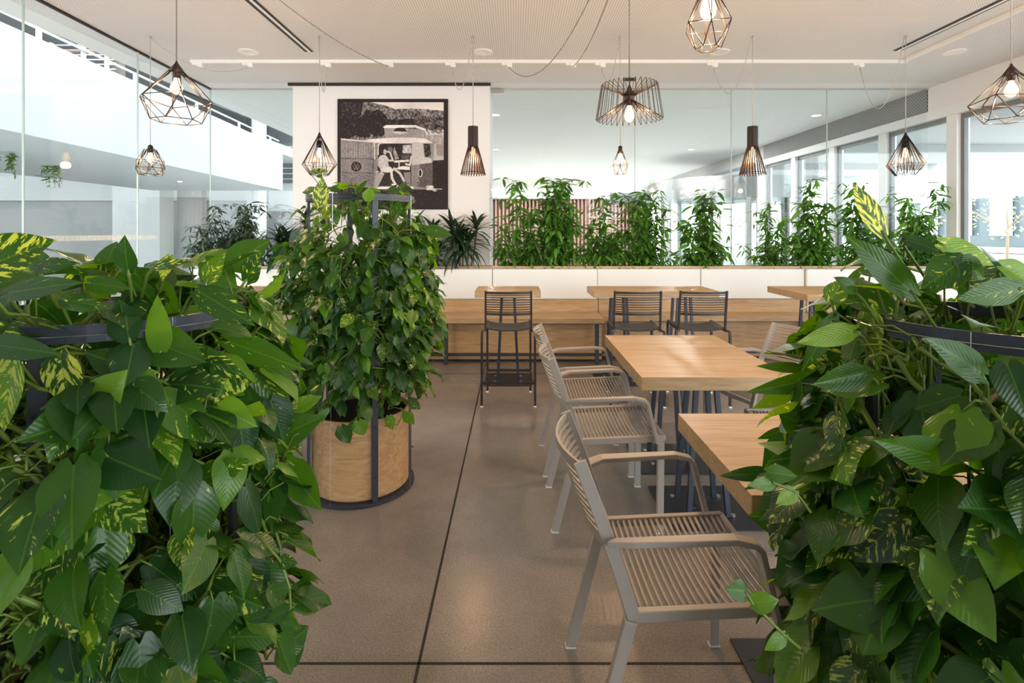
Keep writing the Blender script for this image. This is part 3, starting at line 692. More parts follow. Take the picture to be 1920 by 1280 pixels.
spots = [(.51, 1.64, 0, 'nearest beige slatted armchair, at the near low table'),
         (.51, 2.81, 0, 'beige slatted armchair second from the viewer, left of the long low table'),
         (.50, 3.40, 0, 'beige slatted armchair farthest back, left of the long low table'),
         (1.52, 3.36, PI+.30, 'beige armchair turned slightly, far right side of the long low table'),
         (1.50, 2.74, PI, 'beige armchair with only its seat showing between the low tables on the right'),
         (-1.62, 3.62, -PI/2, 'beige armchair at the far end of the left low table'),
         (-1.50, 2.98, PI, 'beige armchair between the left low table and the tall round planter')]
for i, (x, y, rz, lb) in enumerate(spots):
    o = ch if i == 0 else copy_tree(ch)
    o.location = (x, y, 0); o.rotation_euler = (0, 0, rz); o['label'] = lb
bs = barstool()
spots = [(-.052, 4.635, PI/2, 'charcoal bar stool at the small high table, standing alone in the middle'),
         (1.03, 4.63, PI/2-.06, 'left of the two charcoal bar stools at the double high table'),
         (1.57, 4.63, PI/2-.05, 'right of the two charcoal bar stools at the double high table'),
         (2.86, 4.42, PI/2, 'charcoal bar stool behind the right ivy planter'),
         (-1.77, 4.63, PI/2, 'charcoal bar stool peeking out left of the tall round planter'),
         (-2.74, 4.63, PI/2, 'charcoal bar stool at the left end high table behind the near ivy')]
for i, (x, y, rz, lb) in enumerate(spots):
    o = bs if i == 0 else copy_tree(bs)
    o.location = (x, y, 0); o.rotation_euler = (0, 0, rz); o['label'] = lb

# ================================================================== CEILING FITTINGS
def downlight(x, y, lb):
    o = empty('ceiling_downlight', (x, y, H), 0, lb, 'ceiling light', 'round recessed downlights in the perforated ceiling')
    MB().ring(.062, .098, -.010, 0, n=32).build('rim', 'white_plastic', o, smooth=False)
    MB().lathe([(.062, -.009), (.05, -.004), (.001, -.002)], n=24, cap=False).build('diffuser', 'frame_white', o)
for x, lb in ((-2.70, 'round downlight above the left wire pendants'), (-.32, 'round downlight just left of the picture column edge line'), (2.08, 'round downlight behind the topmost copper wire pendant'), (4.46, 'round downlight by the right windows')):
    downlight(x, 5.41, lb)
def diffuser(x, y0, y1, lb):
    o = empty('air_slot', (x, (y0+y1)/2, H), 0, lb, 'air vent', 'black linear air slots in the ceiling')
    hy = (y1-y0)/2
    MB().box((-.055, -hy, -.004), (-.02, hy, 0)).build('slot', 'black', o); MB().box((.005, -hy, -.004), (.03, hy, 0)).build('slot', 'black', o)
    MB().box((-.02, -hy, -.008), (.005, hy, 0)).build('divider', 'white_plastic', o)
diffuser(-2.07, .5, 5.41, 'black linear air slot in the ceiling on the left')
diffuser(3.87, .5, 5.38, 'black linear air slot in the ceiling on the right')
o = empty('lighting_track', (0, 5.68, H), 0, 'long white lighting track running across the ceiling in front of the glass', 'lighting track')
MB().box((-3.45, -.018, -.032), (4.17, .018, 0)).build('rail', 'white_plastic', o)
TRK = [373, 467, 613, 730, 847, 953, 1073, 1128, 1338, 1612]
for p in TRK:
    x = (p-VPX)*5.68/F
    MB().box((x-.07, -.016, -.055), (x+.01, .016, -.032)).box((x-.01, -.018, -.075), (x+.04, .018, -.032)).build('adapter', 'white_plastic', o, bevel=.003)
o = empty('lighting_track', (4.12, 0, H), 0, 'white lighting track running towards the viewer near the right windows', 'lighting track')
MB().box((-.018, .8, -.032), (.018, 5.6, 0)).build('rail', 'white_plastic', o)
MB().box((-.018, 4.0, -.07), (.018, 4.12, -.032)).build('adapter', 'white_plastic', o, bevel=.003)

# ================================================================== PENDANTS
def sag(a, b, drop, n=22):
    a = Vector(a); b = Vector(b)
    return [tuple(a.lerp(b, t)+Vector((0, 0, -drop*4*t*(1-t)))) for t in [i/(n-1) for i in range(n)]]
def pendant(px_, ztop, Y, label, hook=None, swag=None, cordmat='cord', group='wire pendant lamps', X=None):
    x = (px_-VPX)*Y/F if X is None else X
    o = empty('pendant_lamp', (x, Y, ztop), 0, label, 'pendant lamp', group)
    c = MB(); c.tube([(0, 0, 0.0), (0, 0, H-ztop)], .0040, 6, up=(0, 1, 0)); c.lathe([(.012, H-ztop-.012), (.012, H-ztop-.0005)], n=10)
    if swag:
        (ax, ay, az), drop = swag
        c.tube(sag((ax-x, ay-Y, az-ztop), (-.01, 0, H-ztop-.006), drop), .0042, 6, up=(0, 1, 0.2))
    c.build('cable', cordmat, o, smooth=True)
    return o, x
def bulb(o, z, r=.022, glow=18):
    so = MB().lathe([(.006, z+.07), (.019, z+.065), (.019, z+.005), (.014, z)], n=16).build('socket', 'lampcopper', o, smooth=True)
    pr = [(.011, z), (.013, z-.012), (r*.8, z-.035), (r, z-.055), (r*.85, z-.075), (r*.4, z-.088), (.001, z-.092)]
    bo = MB().lathe(pr, n=16).build('bulb', 'bulb', so, smooth=True)
    l = bpy.data.lights.new('bulb_light', 'POINT'); l.energy = glow; l.color = (1, .62, .32); l.shadow_soft_size = .03
    lo = bpy.data.objects.new('bulb_light', l); C.objects.link(lo); lo.parent = bo; lo.location = (0, 0, z-.12)
def wires(pairs, r): 
    mb = MB()
    for a, b in pairs: mb.tube([a, b], r, 5, up=(.37, .81, .2))
    return mb
def cage(o, R, rb, ztop, zmid, zbot, n=6, r0=.012, wr=.0022, rot=0.0, double=True, mat='lampblack', jit=0.0):
    rt = lambda a, r, z: (r*math.cos(a), r*math.sin(a), z)
    mid = [rt(rot+2*PI*i/n, R, zmid+jit*(1 if i % 2 else -1)) for i in range(n)]; bot = [rt(rot+2*PI*(i+.5)/n, rb, zbot) for i in range(n)]
    pr = []
    for i in range(n):
        j = (i+1) % n; a = rot+2*PI*i/n
        if double:
            for d in (-.2, .2): pr.append((rt(a+d*2, r0, ztop), mid[i]))
        else: pr.append((rt(a, r0, ztop), mid[i]))
        pr += [(mid[i], mid[j]), (mid[i], bot[i]), (mid[j], bot[i]), (bot[i], bot[j])]
    wires(pr, wr).build('wire_cage', mat, o, smooth=True)
ad = lambda p: ((p-VPX)*5.68/F, 5.68, H-.07)
# A: big diamond at left, row at 3 m
o, x = pendant(331, 2.40, 3.0, 'wide black diamond wire pendant with glowing bulb at upper left', swag=(ad(730), .12))
MB().lathe([(.004, .012), (.008, 0), (.042, -.05), (.036, -.055)], n=20).build('cap', 'lampcopper', o, smooth=True)
bulb(o, -.085, .032); cage(o, .19, .125, -.045, -.205, -.325, 6, .036, .0026, .15, jit=.012)
# E: same at right edge
o, x = pendant(1896, 2.385, 3.0, 'wide black diamond wire pendant cut by the right edge of the view', swag=((4.12, 4.06, H-.06), .05), cordmat='cordwhite')
MB().lathe([(.004, .012), (.008, 0), (.042, -.05), (.036, -.055)], n=20).build('cap', 'lampcopper', o, smooth=True)
bulb(o, -.085, .032); cage(o, .19, .125, -.045, -.195, -.305, 6, .036, .0026, .5, jit=.012)
# C: tall cage near top centre-right
o, x = pendant(1328, 2.29, 1.75, 'tall copper-black wire pendant hanging highest and closest, at the top edge', swag=(ad(1073), .25))
MB().lathe([(.004, .010), (.008, 0), (.026, -.045), (.022, -.05)], n=20).build('cap', 'lampcopper', o, smooth=True)
bulb(o, -.055, .026, 8); cage(o, .076, .040, -.045, -.165, -.238, 6, .022, .0016, .3, jit=.006)
# D: loop drum
o, x = pendant(1180, 2.255, 3.0, 'wide drum pendant of radiating black wire loops in the centre', swag=(ad(953), .42))
MB().lathe([(.006, .02), (.012, .0), (.024, -.02), (.030, -.03), (.030, -.075), (.020, -.08)], n=20).build('hub', 'lampcopper', o, smooth=True)
MB().box((-.035, -.005, .045), (.035, .005, .062)).build('cable_clip', 'black', o)
bulb(o, -.095, .027)
mb = MB()
for i in range(32):
    a = 2*PI*i/32; ca, sa = math.cos(a), math.sin(a)
    mb.tube([(.028*ca, .028*sa, -.04), (.150*ca, .150*sa, .026), (.156*ca, .156*sa, .020), (.186*ca, .186*sa, -.168), (.180*ca, .180*sa, -.172), (.030*ca, .030*sa, -.070)], .0021, 5, up=(-sa, ca, 0))
mb.build('wire_loops', 'lampblack', o, smooth=True)
# 1: small faceted cage far left
o, x = pendant(282, 2.255, 4.98, 'small faceted black wire pendant at far left, below the wide diamond', swag=(ad(467), .16), cordmat='cordwhite')
bulb(o, -.065, .026, 8)
MB().lathe([(.004, .012), (.022, -.002), (.022, -.03)], n=16).build('cap', 'lampblack', o, smooth=True)
cage(o, .125, .095, -.03, -.21, -.27, 6, .045, .0028, .2); cage(o, .108, .125, -.03, -.14, -.21, 6, .045, .0022, .72, double=False)
# 4: small tall cage, far
o, x = pendant(1163, 2.245, 4.98, 'smallest copper-toned wire pendant, below the loop drum in the centre', swag=(ad(1128), .28), cordmat='cordwhite')
MB().lathe([(.004, .012), (.008, 0), (.030, -.055), (.026, -.06)], n=20).build('cap', 'lampcopper', o, smooth=True)
bulb(o, -.06, .026, 8); cage(o, .076, .048, -.05, -.175, -.255, 6, .026, .0016, .3, jit=.006)
# 2 and 6: diamond of fine vertical wires
def finewire(px_, lb, swag, cm):
    o, x = pendant(px_, 2.365, 4.98, lb, swag=swag, cordmat=cm)
    MB().lathe([(.004, .016), (.012, 0), (.016, -.02)], n=16).build('cap', 'lampblack', o, smooth=True)
    bulb(o, -.13, .024, 8)
    mb = MB(); n = 6; pr = []
    for i in range(n):
        a0, a1 = 2*PI*i/n, 2*PI*(i+1)/n
        A = Vector((math.cos(a0)*.165, math.sin(a0)*.165, -.285)); B = Vector((math.cos(a1)*.165, math.sin(a1)*.165, -.285))
        A2 = Vector((math.cos(a0)*.085, math.sin(a0)*.085, -.385)); B2 = Vector((math.cos(a1)*.085, math.sin(a1)*.085, -.385))
        for k in range(5):
            t = k/5; p = A.lerp(B, t); q = A2.lerp(B2, t); mb.tube([(p.x*.05, p.y*.05, -.005), tuple(p), tuple(q)], .0021 if k else .0032, 4, up=(.3, .8, .1))
        mb.tube([tuple(A), tuple(B)], .0016, 4, up=(.1, .2, 1)); mb.tube([tuple(A2), tuple(B2)], .0022, 4, up=(.1, .2, 1))
    mb.build('wire_cage', 'lampblack', o, smooth=True)
    mb = MB()
    for i in range(18):
        a = 2*PI*i/18; mb.tube([(.02*math.cos(a), .02*math.sin(a), -.06), (.05*math.cos(a), .05*math.sin(a), -.2), (.07*math.cos(a), .07*math.sin(a), -.385)], .0018, 4, up=(.3, .8, .1))
    mb.build('inner_wires', 'lampblack', o, smooth=True)
finewire(599, 'diamond pendant of fine vertical wires in front of the left edge of the picture', (ad(613), .38), 'cordwhite')
finewire(1698, 'diamond pendant of fine vertical wires in front of the right windows', (ad(1612), .55), 'cordwhite')
# 3 and 5: black slatted wood lamps
def slatlamp(px_, lb, swag):
    o, x = pendant(px_, 2.435, 4.98, lb, swag=swag, cordmat='cordwhite', group='black slatted wood pendant lamps')
    MB().lathe([(.010, .006), (.046, -.0), (.046, -.012), (.01, -.012)], n=24).build('cap', 'lampblack', o)
    mb = MB(); n = 28
    for i in range(n):
        a = 2*PI*i/n; ca, sa = math.cos(a), math.sin(a)
        mb.bar([(.046*ca, .046*sa, -.002), (.047*ca, .047*sa, -.185), (.085*ca, .085*sa, -.32), (.118*ca, .118*sa, -.452)], .0098, .003, (ca, sa, 0.001))
    mb.ring(.107, .110, -.435, -.429, n=28); mb.ring(.042, .045, -.19, -.184, n=28)
    mb.build('slatted_shade', 'lampblack', o)
    MB().lathe([(.0405, -.01), (.0405, -.178)], n=20, cap=False).build('inner_sleeve', 'lampblack', o, smooth=True)
    bulb(o, -.19, .028, 8)
slatlamp(887, 'black slatted wood pendant in front of the right part of the white column', (ad(847), .36))
slatlamp(1411, 'black slatted wood pendant in front of the lobby glass, right of centre', (ad(1338), .40))

# ================================================================== PLANTS
def leaf_template(nt_, ns, kind):
    T = np.linspace(0, 1, nt_+1); S = np.linspace(-1, 1, 2*ns+1)
    t, s = np.meshgrid(T, S, indexing='ij')
    if kind == 'heart':
        t = t**1.15; prof = np.interp(t, [0, .06, .15, .25, .35, .5, .62, .75, .85, .93, 1.0], [.60, .80, .95, 1.0, .99, .90, .76, .53, .32, .14, 0.0])
        lobe = .15*np.sin(PI*np.abs(s)**.9)*(1-t)**3
    elif kind == 'strap':
        tt = t; prof = 1.55*np.power(tt+.02, .35)*np.power(1-tt+1e-6, .75)*.9; lobe = 0*t
    else:
        tt = t; prof = 1.9*np.power(tt+.005, .75)*np.power(1-tt+1e-6, .8); lobe = 0*t
    f = []
    w_ = 2*ns+1
    for i in range(nt_):
        for j in range(2*ns): a = i*w_+j; f.append((a, a+1, a+w_+1, a+w_))
    return t.ravel(), s.ravel(), prof.ravel(), lobe.ravel(), np.array(f)
TPL = {'heart': leaf_template(8, 3, 'heart'), 'ell': leaf_template(4, 1, 'ell'), 'strap': leaf_template(7, 1, 'strap'), 'heart_s': leaf_template(5, 2, 'heart')}
class Leaves:
    def __init__(s, tpl): s.t = TPL[tpl]; s.L = []
    def add(s, o, tip, nrm, L, W, curl=.15, fold=.2, var=.3, wave=.0):
        s.L.append((tuple(o), tuple(tip), tuple(nrm), L, W, curl, fold, random.random(), var, wave))
    def build(s, name, mat, parent):
        t, sg, prof, lobe, F_ = s.t; nL = len(s.L); nv = len(t)
        O = np.array([l[0] for l in s.L]); Tp = np.array([l[1] for l in s.L], float); Nn = np.array([l[2] for l in s.L], float)
        Tp /= np.linalg.norm(Tp, axis=1)[:, None]; Sd = np.cross(Tp, Nn); Sd /= np.linalg.norm(Sd, axis=1)[:, None]+1e-9; Nn = np.cross(Sd, Tp)
        L = np.array([l[3] for l in s.L])[:, None]; W = np.array([l[4] for l in s.L])[:, None]; cu = np.array([l[5] for l in s.L])[:, None]; fo = np.array([l[6] for l in s.L])[:, None]
        rn = np.array([l[7] for l in s.L])[:, None]; va = np.array([l[8] for l in s.L])[:, None]; wv = np.array([l[9] for l in s.L])[:, None]
        y = L*(t-lobe)[None]; x = W/2*(sg*prof)[None]
        z = fo*np.abs(x)-cu*L*(t**2)[None]+fo*.0+wv*W*np.sin(t*9+rn*30)[None][0]*np.abs(sg)[None]**2 - .35*np.abs(x)**2/np.maximum(W, 1e-6)
        y = y-.25*cu**2*L*(t**3)[None]
        V = O[:, None]+Tp[:, None]*y[..., None]+Sd[:, None]*x[..., None]+Nn[:, None]*z[..., None]
        V = V.reshape(-1, 3); Fa = (F_[None]+(np.arange(nL)*nv)[:, None, None]).reshape(-1, 4)
        me = bpy.data.meshes.new(name); me.vertices.add(len(V)); me.vertices.foreach_set('co', V.ravel().astype(np.float32))
        me.loops.add(Fa.size); me.loops.foreach_set('vertex_index', Fa.ravel().astype(np.int32)); me.polygons.add(len(Fa)); me.polygons.foreach_set('loop_start', np.arange(0, Fa.size, 4, dtype=np.int32)); me.polygons.foreach_set('use_smooth', np.ones(len(Fa), bool))
        me.update(); me.validate()
        co = np.stack([np.broadcast_to(sg*np.minimum(prof, 1), (nL, nv)), np.broadcast_to(t, (nL, nv)), np.broadcast_to(rn, (nL, nv))], -1).reshape(-1)
        a = me.attributes.new('leafco', 'FLOAT_VECTOR', 'POINT'); a.data.foreach_set('vector', co.astype(np.float32))
        a = me.attributes.new('leafvar', 'FLOAT', 'POINT'); a.data.foreach_set('value', np.broadcast_to(va, (nL, nv)).reshape(-1).astype(np.float32))
        me.materials.append(M[mat]); o = bpy.data.objects.new(name, me); C.objects.link(o)
        if parent: o.parent = parent
        return o
U = random.uniform
def rvec(): return Vector((U(-1, 1), U(-1, 1), U(-1, 1)))

def basket(cx, cy, r, zt, a0, label, potr, poth, bw=.030):
    o = empty('trellis_planter', (cx, cy, 0), 0, label, 'planter', 'round oak planters in steel trellis frames')
    MB().lathe([(0.001, .004), (r, .004), (r, .018), (0.001, .018)], n=56, cap=False).build('base_ring', 'steel', o)
    MB().lathe([(potr-.012, poth-.02), (potr-.012, poth), (potr, poth), (potr, .03), (potr-.012, .018)], n=72, cap=False).build('oak_pot', 'oak_veneer', o, smooth=False)
    MB().lathe([(.001, poth-.03), (potr-.012, poth-.03)], n=40, cap=False).build('soil', 'soil', o)
    MB().ring(r-.008, r, zt-.035, zt, n=56).build('top_ring', 'steel', o)
    for k in range(4):
        a = a0+k*PI/2; ca, sa = math.cos(a), math.sin(a)
        up = MB().bar([(ca*(r-.012), sa*(r-.012), .018), (ca*(r-.012), sa*(r-.012), zt-.002)], bw, .012, (ca, sa, 0)).build('upright', 'steel', o, bevel=.0015)
        for z in (.15, .42, .85, 1.1):
            if z < zt: 
                MB().tube([(ca*r, sa*r, z), (ca*(r+.014), sa*(r+.014), z)], .004, 6).build('bolt', 'steel', up)
    # tension wires
    wm = MB()
    for z in (.60, .95, zt-.02):
        if z < zt: wm.tube([(math.cos(t*2*PI/40)*(r+.008), math.sin(t*2*PI/40)*(r+.008), z) for t in range(40)], .0009, 4, closed=True)
    for k in range(4):
        a = a0+PI/4+k*PI/2; wm.tube([(math.cos(a)*(r+.006), math.sin(a)*(r+.006), .02), (math.cos(a+.05)*(r+.006), math.sin(a+.05)*(r+.006), zt)], .0008, 4)
    wm.build('tension_wires', 'wire', o)
    return o

def pothos(name, cx, cy, r, zt, z0, rad, nv, size, label, poth, top=1.0, heroes=(), tend=(), bars=(), seed=1, topn=60, gap=.15, gp=.88):
    random.seed(seed)
    o = empty(name, (cx, cy, poth-.03), 0, label, 'plant', 'variegated pothos climbing in the round planters')
    org = Vector((cx, cy, poth-.03))
    lv = Leaves('heart'); st = MB()
    front = math.atan2(-cy, -cx)
    def adiff(a, b): return abs((a-b+PI) % (2*PI)-PI)
    def clear(p):
        a = math.atan2(p.y, p.x); R_ = math.hypot(p.x, p.y); z = p.z+org.z
        for b in bars:
            if adiff(a, b) < gap and R_ > r*.8 and random.random() < gp: return True
        return abs(z-zt+.02) < .085 and adiff(a, front) < 1.3 and R_ > r*.85 and random.random() < .8
    def leaf_at(base, outw, sz, var):
        if clear(base): return
        down = U(.2, 1.0)
        tip = (outw*U(.25, .9)+Vector((0, 0, -down))+rvec()*.45).normalized()
        nr = (outw*U(.5, 1.0)+Vector((0, 0, U(.2, .9)))+rvec()*.35)
        lv.add(base, tip, nr, sz, sz*U(.66, .84), U(-.02, .45), U(.0, .55), var, U(0, .07))
    def rv(): return random.random()**2.2*.75+.06
    for k in range(nv):
        th = U(0, 2*PI); z = U(z0, zt*.85); P = []; dth = U(-.25, .25); dz = U(.5, 1)*random.choice((-1, 1, 1)); q = U(.62, 1.0)
        for i in range(random.randint(7, 13)):
            R_ = rad(z)*q+.015*math.sin(i*1.3+k)
            P.append(Vector((math.cos(th)*R_, math.sin(th)*R_, z-org.z)))
            th += dth*U(.3, 1.3); z += dz*.062; dz = max(-1.2, dz-U(0, .18)); q = min(1.02, q+U(-.02, .05))
            if z < z0 or z > zt+.05: break
        if len(P) < 3: continue
        st.tube(P, U(.0032, .0052)*size/.1, 6, up=(.2, .3, .9))
        for i, p in enumerate(P):
            ow = Vector((p.x, p.y, 0)).normalized(); sd = Vector((-ow.y, ow.x, 0))*random.choice((-1, 1))
            b = p+ow*U(.015, .06)+sd*U(0, .06)+Vector((0, 0, U(-.02, .05)))
            st.tube([p, (p+b)/2+Vector((0, 0, .012)), b], .0018*size/.1, 4, up=(.2, .3, .9))
            leaf_at(b, (ow+sd*U(0, .7)).normalized(), size*U(.62, 1.15), rv())
    # crown leaves over the top ring
    for k in range(topn):
        a = U(0, 2*PI); rr = r*math.sqrt(random.random())*1.02; h = U(-.05, .11)*top; b = Vector((math.cos(a)*rr, math.sin(a)*rr, zt+h-org.z)); ow = Vector((math.cos(a), math.sin(a), 0))
        c = b+Vector((U(-.03, .03), U(-.03, .03), -U(.08, .2))); st.tube([c, (b+c)/2+rvec()*.01, b], .002*size/.1, 4, up=(.2, .9, .3))
        tip = (ow*U(.3, 1)+Vector((0, 0, U(-.5, .5)))+rvec()*.4).normalized(); lv.add(b, tip, Vector((0, 0, 1))+rvec()*.6-ow*.2+Vector((0, -.25, 0)), size*U(.7, 1.2), size*U(.5, .85), U(0, .35), U(.1, .5), rv(), U(0, .05))
    # single leaves that set the outline, given by where they grow on the shell of the plant
    def hit(px_, py_, R_):
        k = (px_-VPX)/F; A = k*k+1; B = -2*(k*cx+cy); D = cx*cx+cy*cy-R_*R_; dd = B*B-4*A*D
        return (-B-math.sqrt(dd))/(2*A) if dd > 0 else -B/(2*A)
    for h in heroes:
        (bx_, by, tx, ty, wpx, var) = h[:6]; R_ = h[6] if len(h) > 6 else None
        zz = 1.2; rr = (rad(zz)+.04) if R_ is None else R_
        Y0 = hit(bx_, by, rr); p0 = at(bx_, by, Y0); p1 = at(tx, ty, Y0-.01+U(-.02, .02))
        d = p1-p0; L = d.length; L3 = L*1.08; side = d.cross(Vector((0, -1, 0)))
        nr = Vector((U(-.25, .25), -1, U(.05, .55)))
        lv.add(p0-org, d, nr, L3, wpx*Y0/F*1.05, U(.02, .2), U(.1, .4), var, U(0, .04))
        inw = Vector((cx-p0.x, cy-p0.y, 0)).normalized()
        e = p0+inw*.14+Vector((0, 0, -.09))+Vector((U(-.03, .03), 0, 0)); m_ = (p0+e)/2+Vector((0, 0, -.03))
        st.tube([p0-org, (p0*.8+m_*.2)-org-d.normalized()*.012, m_-org, e-org], .0026*size/.1, 5, up=(.3, .9, .2))
    for path in tend:
        Pt = [at(a, b, yy)-org for (a, b, yy) in path]; st.tube(Pt, .0026, 5, up=(.2, .9, .2))
        for p in Pt[1:]:
            sd = Vector((random.choice((-1, 1)), -.3, U(-.6, .3))); lv.add(p, sd, (0, -1, .4), size*U(.28, .45), size*U(.18, .28), .15, .3, rv(), .03) if p is Pt[-1] or len(Pt) > 5 or random.random() < .4 else None
    lv.build('foliage', 'pothos', o); st.build('vines', 'stem', o, smooth=True)
    return o
# A: tall one in the aisle
basket(-.885, 3.08, .30, 1.654, math.radians(-60), 'tall steel-framed planter with round oak pot standing in the aisle', .268, .445, .032)
pa = lambda z: np.interp(z, [.35, .5, .7, 1.0, 1.3, 1.5, 1.7], [.27, .32, .36, .385, .36, .30, .25])
pothos('pothos_plant', -.885, 3.08, .28, 1.60, .50, pa, 230, .086, 'dense pothos filling the tall frame in the aisle, in front of the picture', .445, bars=(math.radians(-60), math.radians(30)), gap=.10, gp=.75, seed=11, topn=70,
       heroes=[(600, 385, 603, 335, 34, .8), (585, 322, 612, 318, 12, .8), (690, 375, 693, 352, 22, .3), (745, 400, 747, 378, 20, .4), (800, 430, 845, 440, 26, .3), (560, 460, 575, 505, 26, .6), (820, 600, 838, 632, 22, .3), (530, 465, 500, 510, 16, .3),
               (672, 790, 682, 815, 30, .3), (640, 800, 655, 830, 30, .2), (730, 780, 735, 805, 20, .5), (760, 775, 775, 795, 22, .4)],
       tend=[[(600, 400, 2.85), (590, 380, 2.85), (603, 330, 2.85)], [(800, 500, 2.9), (820, 540, 2.88), (830, 600, 2.88), (828, 640, 2.88)], [(575, 470, 2.9), (540, 480, 2.9), (520, 520, 2.9)]])
# B: near left
basket(-.95, 1.28, .27, 1.27, math.radians(-82), 'near left steel-framed planter, its bars showing through the ivy leaves', .24, .42, .036)
pbr = lambda z: np.interp(z, [.2, .5, .9, 1.15, 1.3, 1.5], [.33, .35, .36, .30, .25, .22])
hB = [(-35, 505, 84, 450, 95, .75, .52), (240, 505, 229, 449, 38, .3), (75, 508, 72, 470, 40, .4), (20, 548, 138, 528, 44, .3), (242, 632, 222, 566, 60, .35), (300, 657, 290, 563, 44, .1), (112, 667, 132, 768, 78, .95),
      (165, 797, 228, 702, 96, .12), (242, 690, 163, 662, 52, .25), (243, 695, 307, 768, 52, .2), (357, 755, 388, 660, 46, .6), (345, 662, 452, 703, 52, .7), (375, 548, 466, 600, 52, .5), (390, 523, 416, 478, 38, .6), (463, 523, 482, 478, 44, .6),
      (318, 482, 302, 522, 28, .9), (500, 830, 598, 782, 60, .1), (512, 882, 494, 994, 72, .1), (540, 868, 592, 955, 66, .1), (40, 1070, 137, 1142, 96, .2), (272, 1122, 152, 1187, 70, .4), (155, 1205, 108, 1305, 84, .8), (192, 1226, 327, 1243, 68, .5),
      (385, 1085, 482, 1148, 86, .55), (430, 1192, 520, 1196, 58, .2), (366, 966, 352, 1088, 58, .7), (270, 900, 216, 984, 56, .6), (374, 900, 462, 864, 50, .5), (-15, 645, 100, 662, 44, .2), (22, 680, 4, 802, 66, .8), (70, 500, 130, 490, 30, .5),
      (170, 530, 238, 540, 34, .3), (195, 860, 300, 890, 50, .2), (330, 790, 430, 800, 50, .4), (430, 640, 560, 690, 50, .35), (480, 700, 545, 790, 55, .5), (290, 500, 345, 490, 20, .7), (420, 1150, 400, 1235, 70, .4), (330, 1240, 420, 1290, 90, .2), (250, 820, 180, 900, 60, .3), (120, 560, 190, 575, 34, .5)]
pothos('pothos_plant', -.95, 1.28, .25, 1.27, .30, pbr, 165, .118, 'large-leaved variegated pothos spilling over the near left frame', .42, bars=(math.radians(-82), math.radians(8)), gap=.22, gp=.92,  seed=23, topn=75, heroes=hB, 
       tend=[[(480, 1000, 1.0), (525, 1050, .98), (543, 1100, .97), (545, 1140, .97), (530, 1165, .97), (505, 1150, .97)]])
# C: near right
basket(1.04, 1.13, .27, 1.27, math.radians(170), 'near right steel-framed planter, its dark top ring showing among the ivy', .24, .42, .036)
pcr = lambda z: np.interp(z, [.2, .5, .9, 1.15, 1.3, 1.5], [.34, .36, .36, .32, .27, .22])
hC = [(1652, 432, 1604, 347, 46, .9, .30), (1706, 545, 1608, 448, 56, .2), (1802, 490, 1734, 537, 64, .5), (1768, 458, 1868, 492, 46, .6), (1797, 490, 1852, 520, 46, .5), (1557, 562, 1584, 526, 42, .5), (1602, 544, 1573, 520, 28, .2),
      (1503, 690, 1424, 686, 20, .3), (1540, 706, 1418, 736, 36, .3), (1482, 737, 1420, 762, 26, .3), (1470, 805, 1424, 822, 16, .2), (1570, 840, 1459, 866, 46, .1), (1440, 886, 1359, 892, 26, .3), (1662, 836, 1627, 902, 66, .4), (1802, 866, 1654, 830, 64, .1),
      (1886, 955, 1825, 1042, 116, .7), (1640, 1128, 1740, 1075, 90, .2), (1650, 1262, 1543, 1300, 74, .3), (1480, 1090, 1560, 1145, 64, .1), (1600, 620, 1510, 640, 40, .3), (1640, 500, 1600, 455, 30, .4), (1700, 450, 1770, 470, 30, .2),
      (1910, 540, 1815, 560, 50, .5), (1880, 500, 1960, 540, 50, .4), (1700, 930, 1650, 1010, 70, .3), (1560, 900, 1500, 970, 60, .6), (1540, 1000, 1480, 1060, 50, .3), (1620, 700, 1530, 720, 50, .2), (1800, 1180, 1700, 1230, 90, .2), (1680, 1240, 1790, 1290, 70, .4), (1840, 700, 1760, 640, 60, .1), (1560, 600, 1510, 690, 40, .3)]
pothos('pothos_plant', 1.04, 1.13, .25, 1.27, .30, pcr, 160, .118, 'shaded variegated pothos covering the near right frame beside the near table', .42, seed=37, topn=55, heroes=hC,
       tend=[[(1500, 1215, .85), (1470, 1190, .84), (1440, 1160, .84), (1410, 1130, .84), (1397, 1108, .84)], [(1520, 960, .9), (1490, 920, .9), (1450, 905, .9), (1440, 885, .9)]])

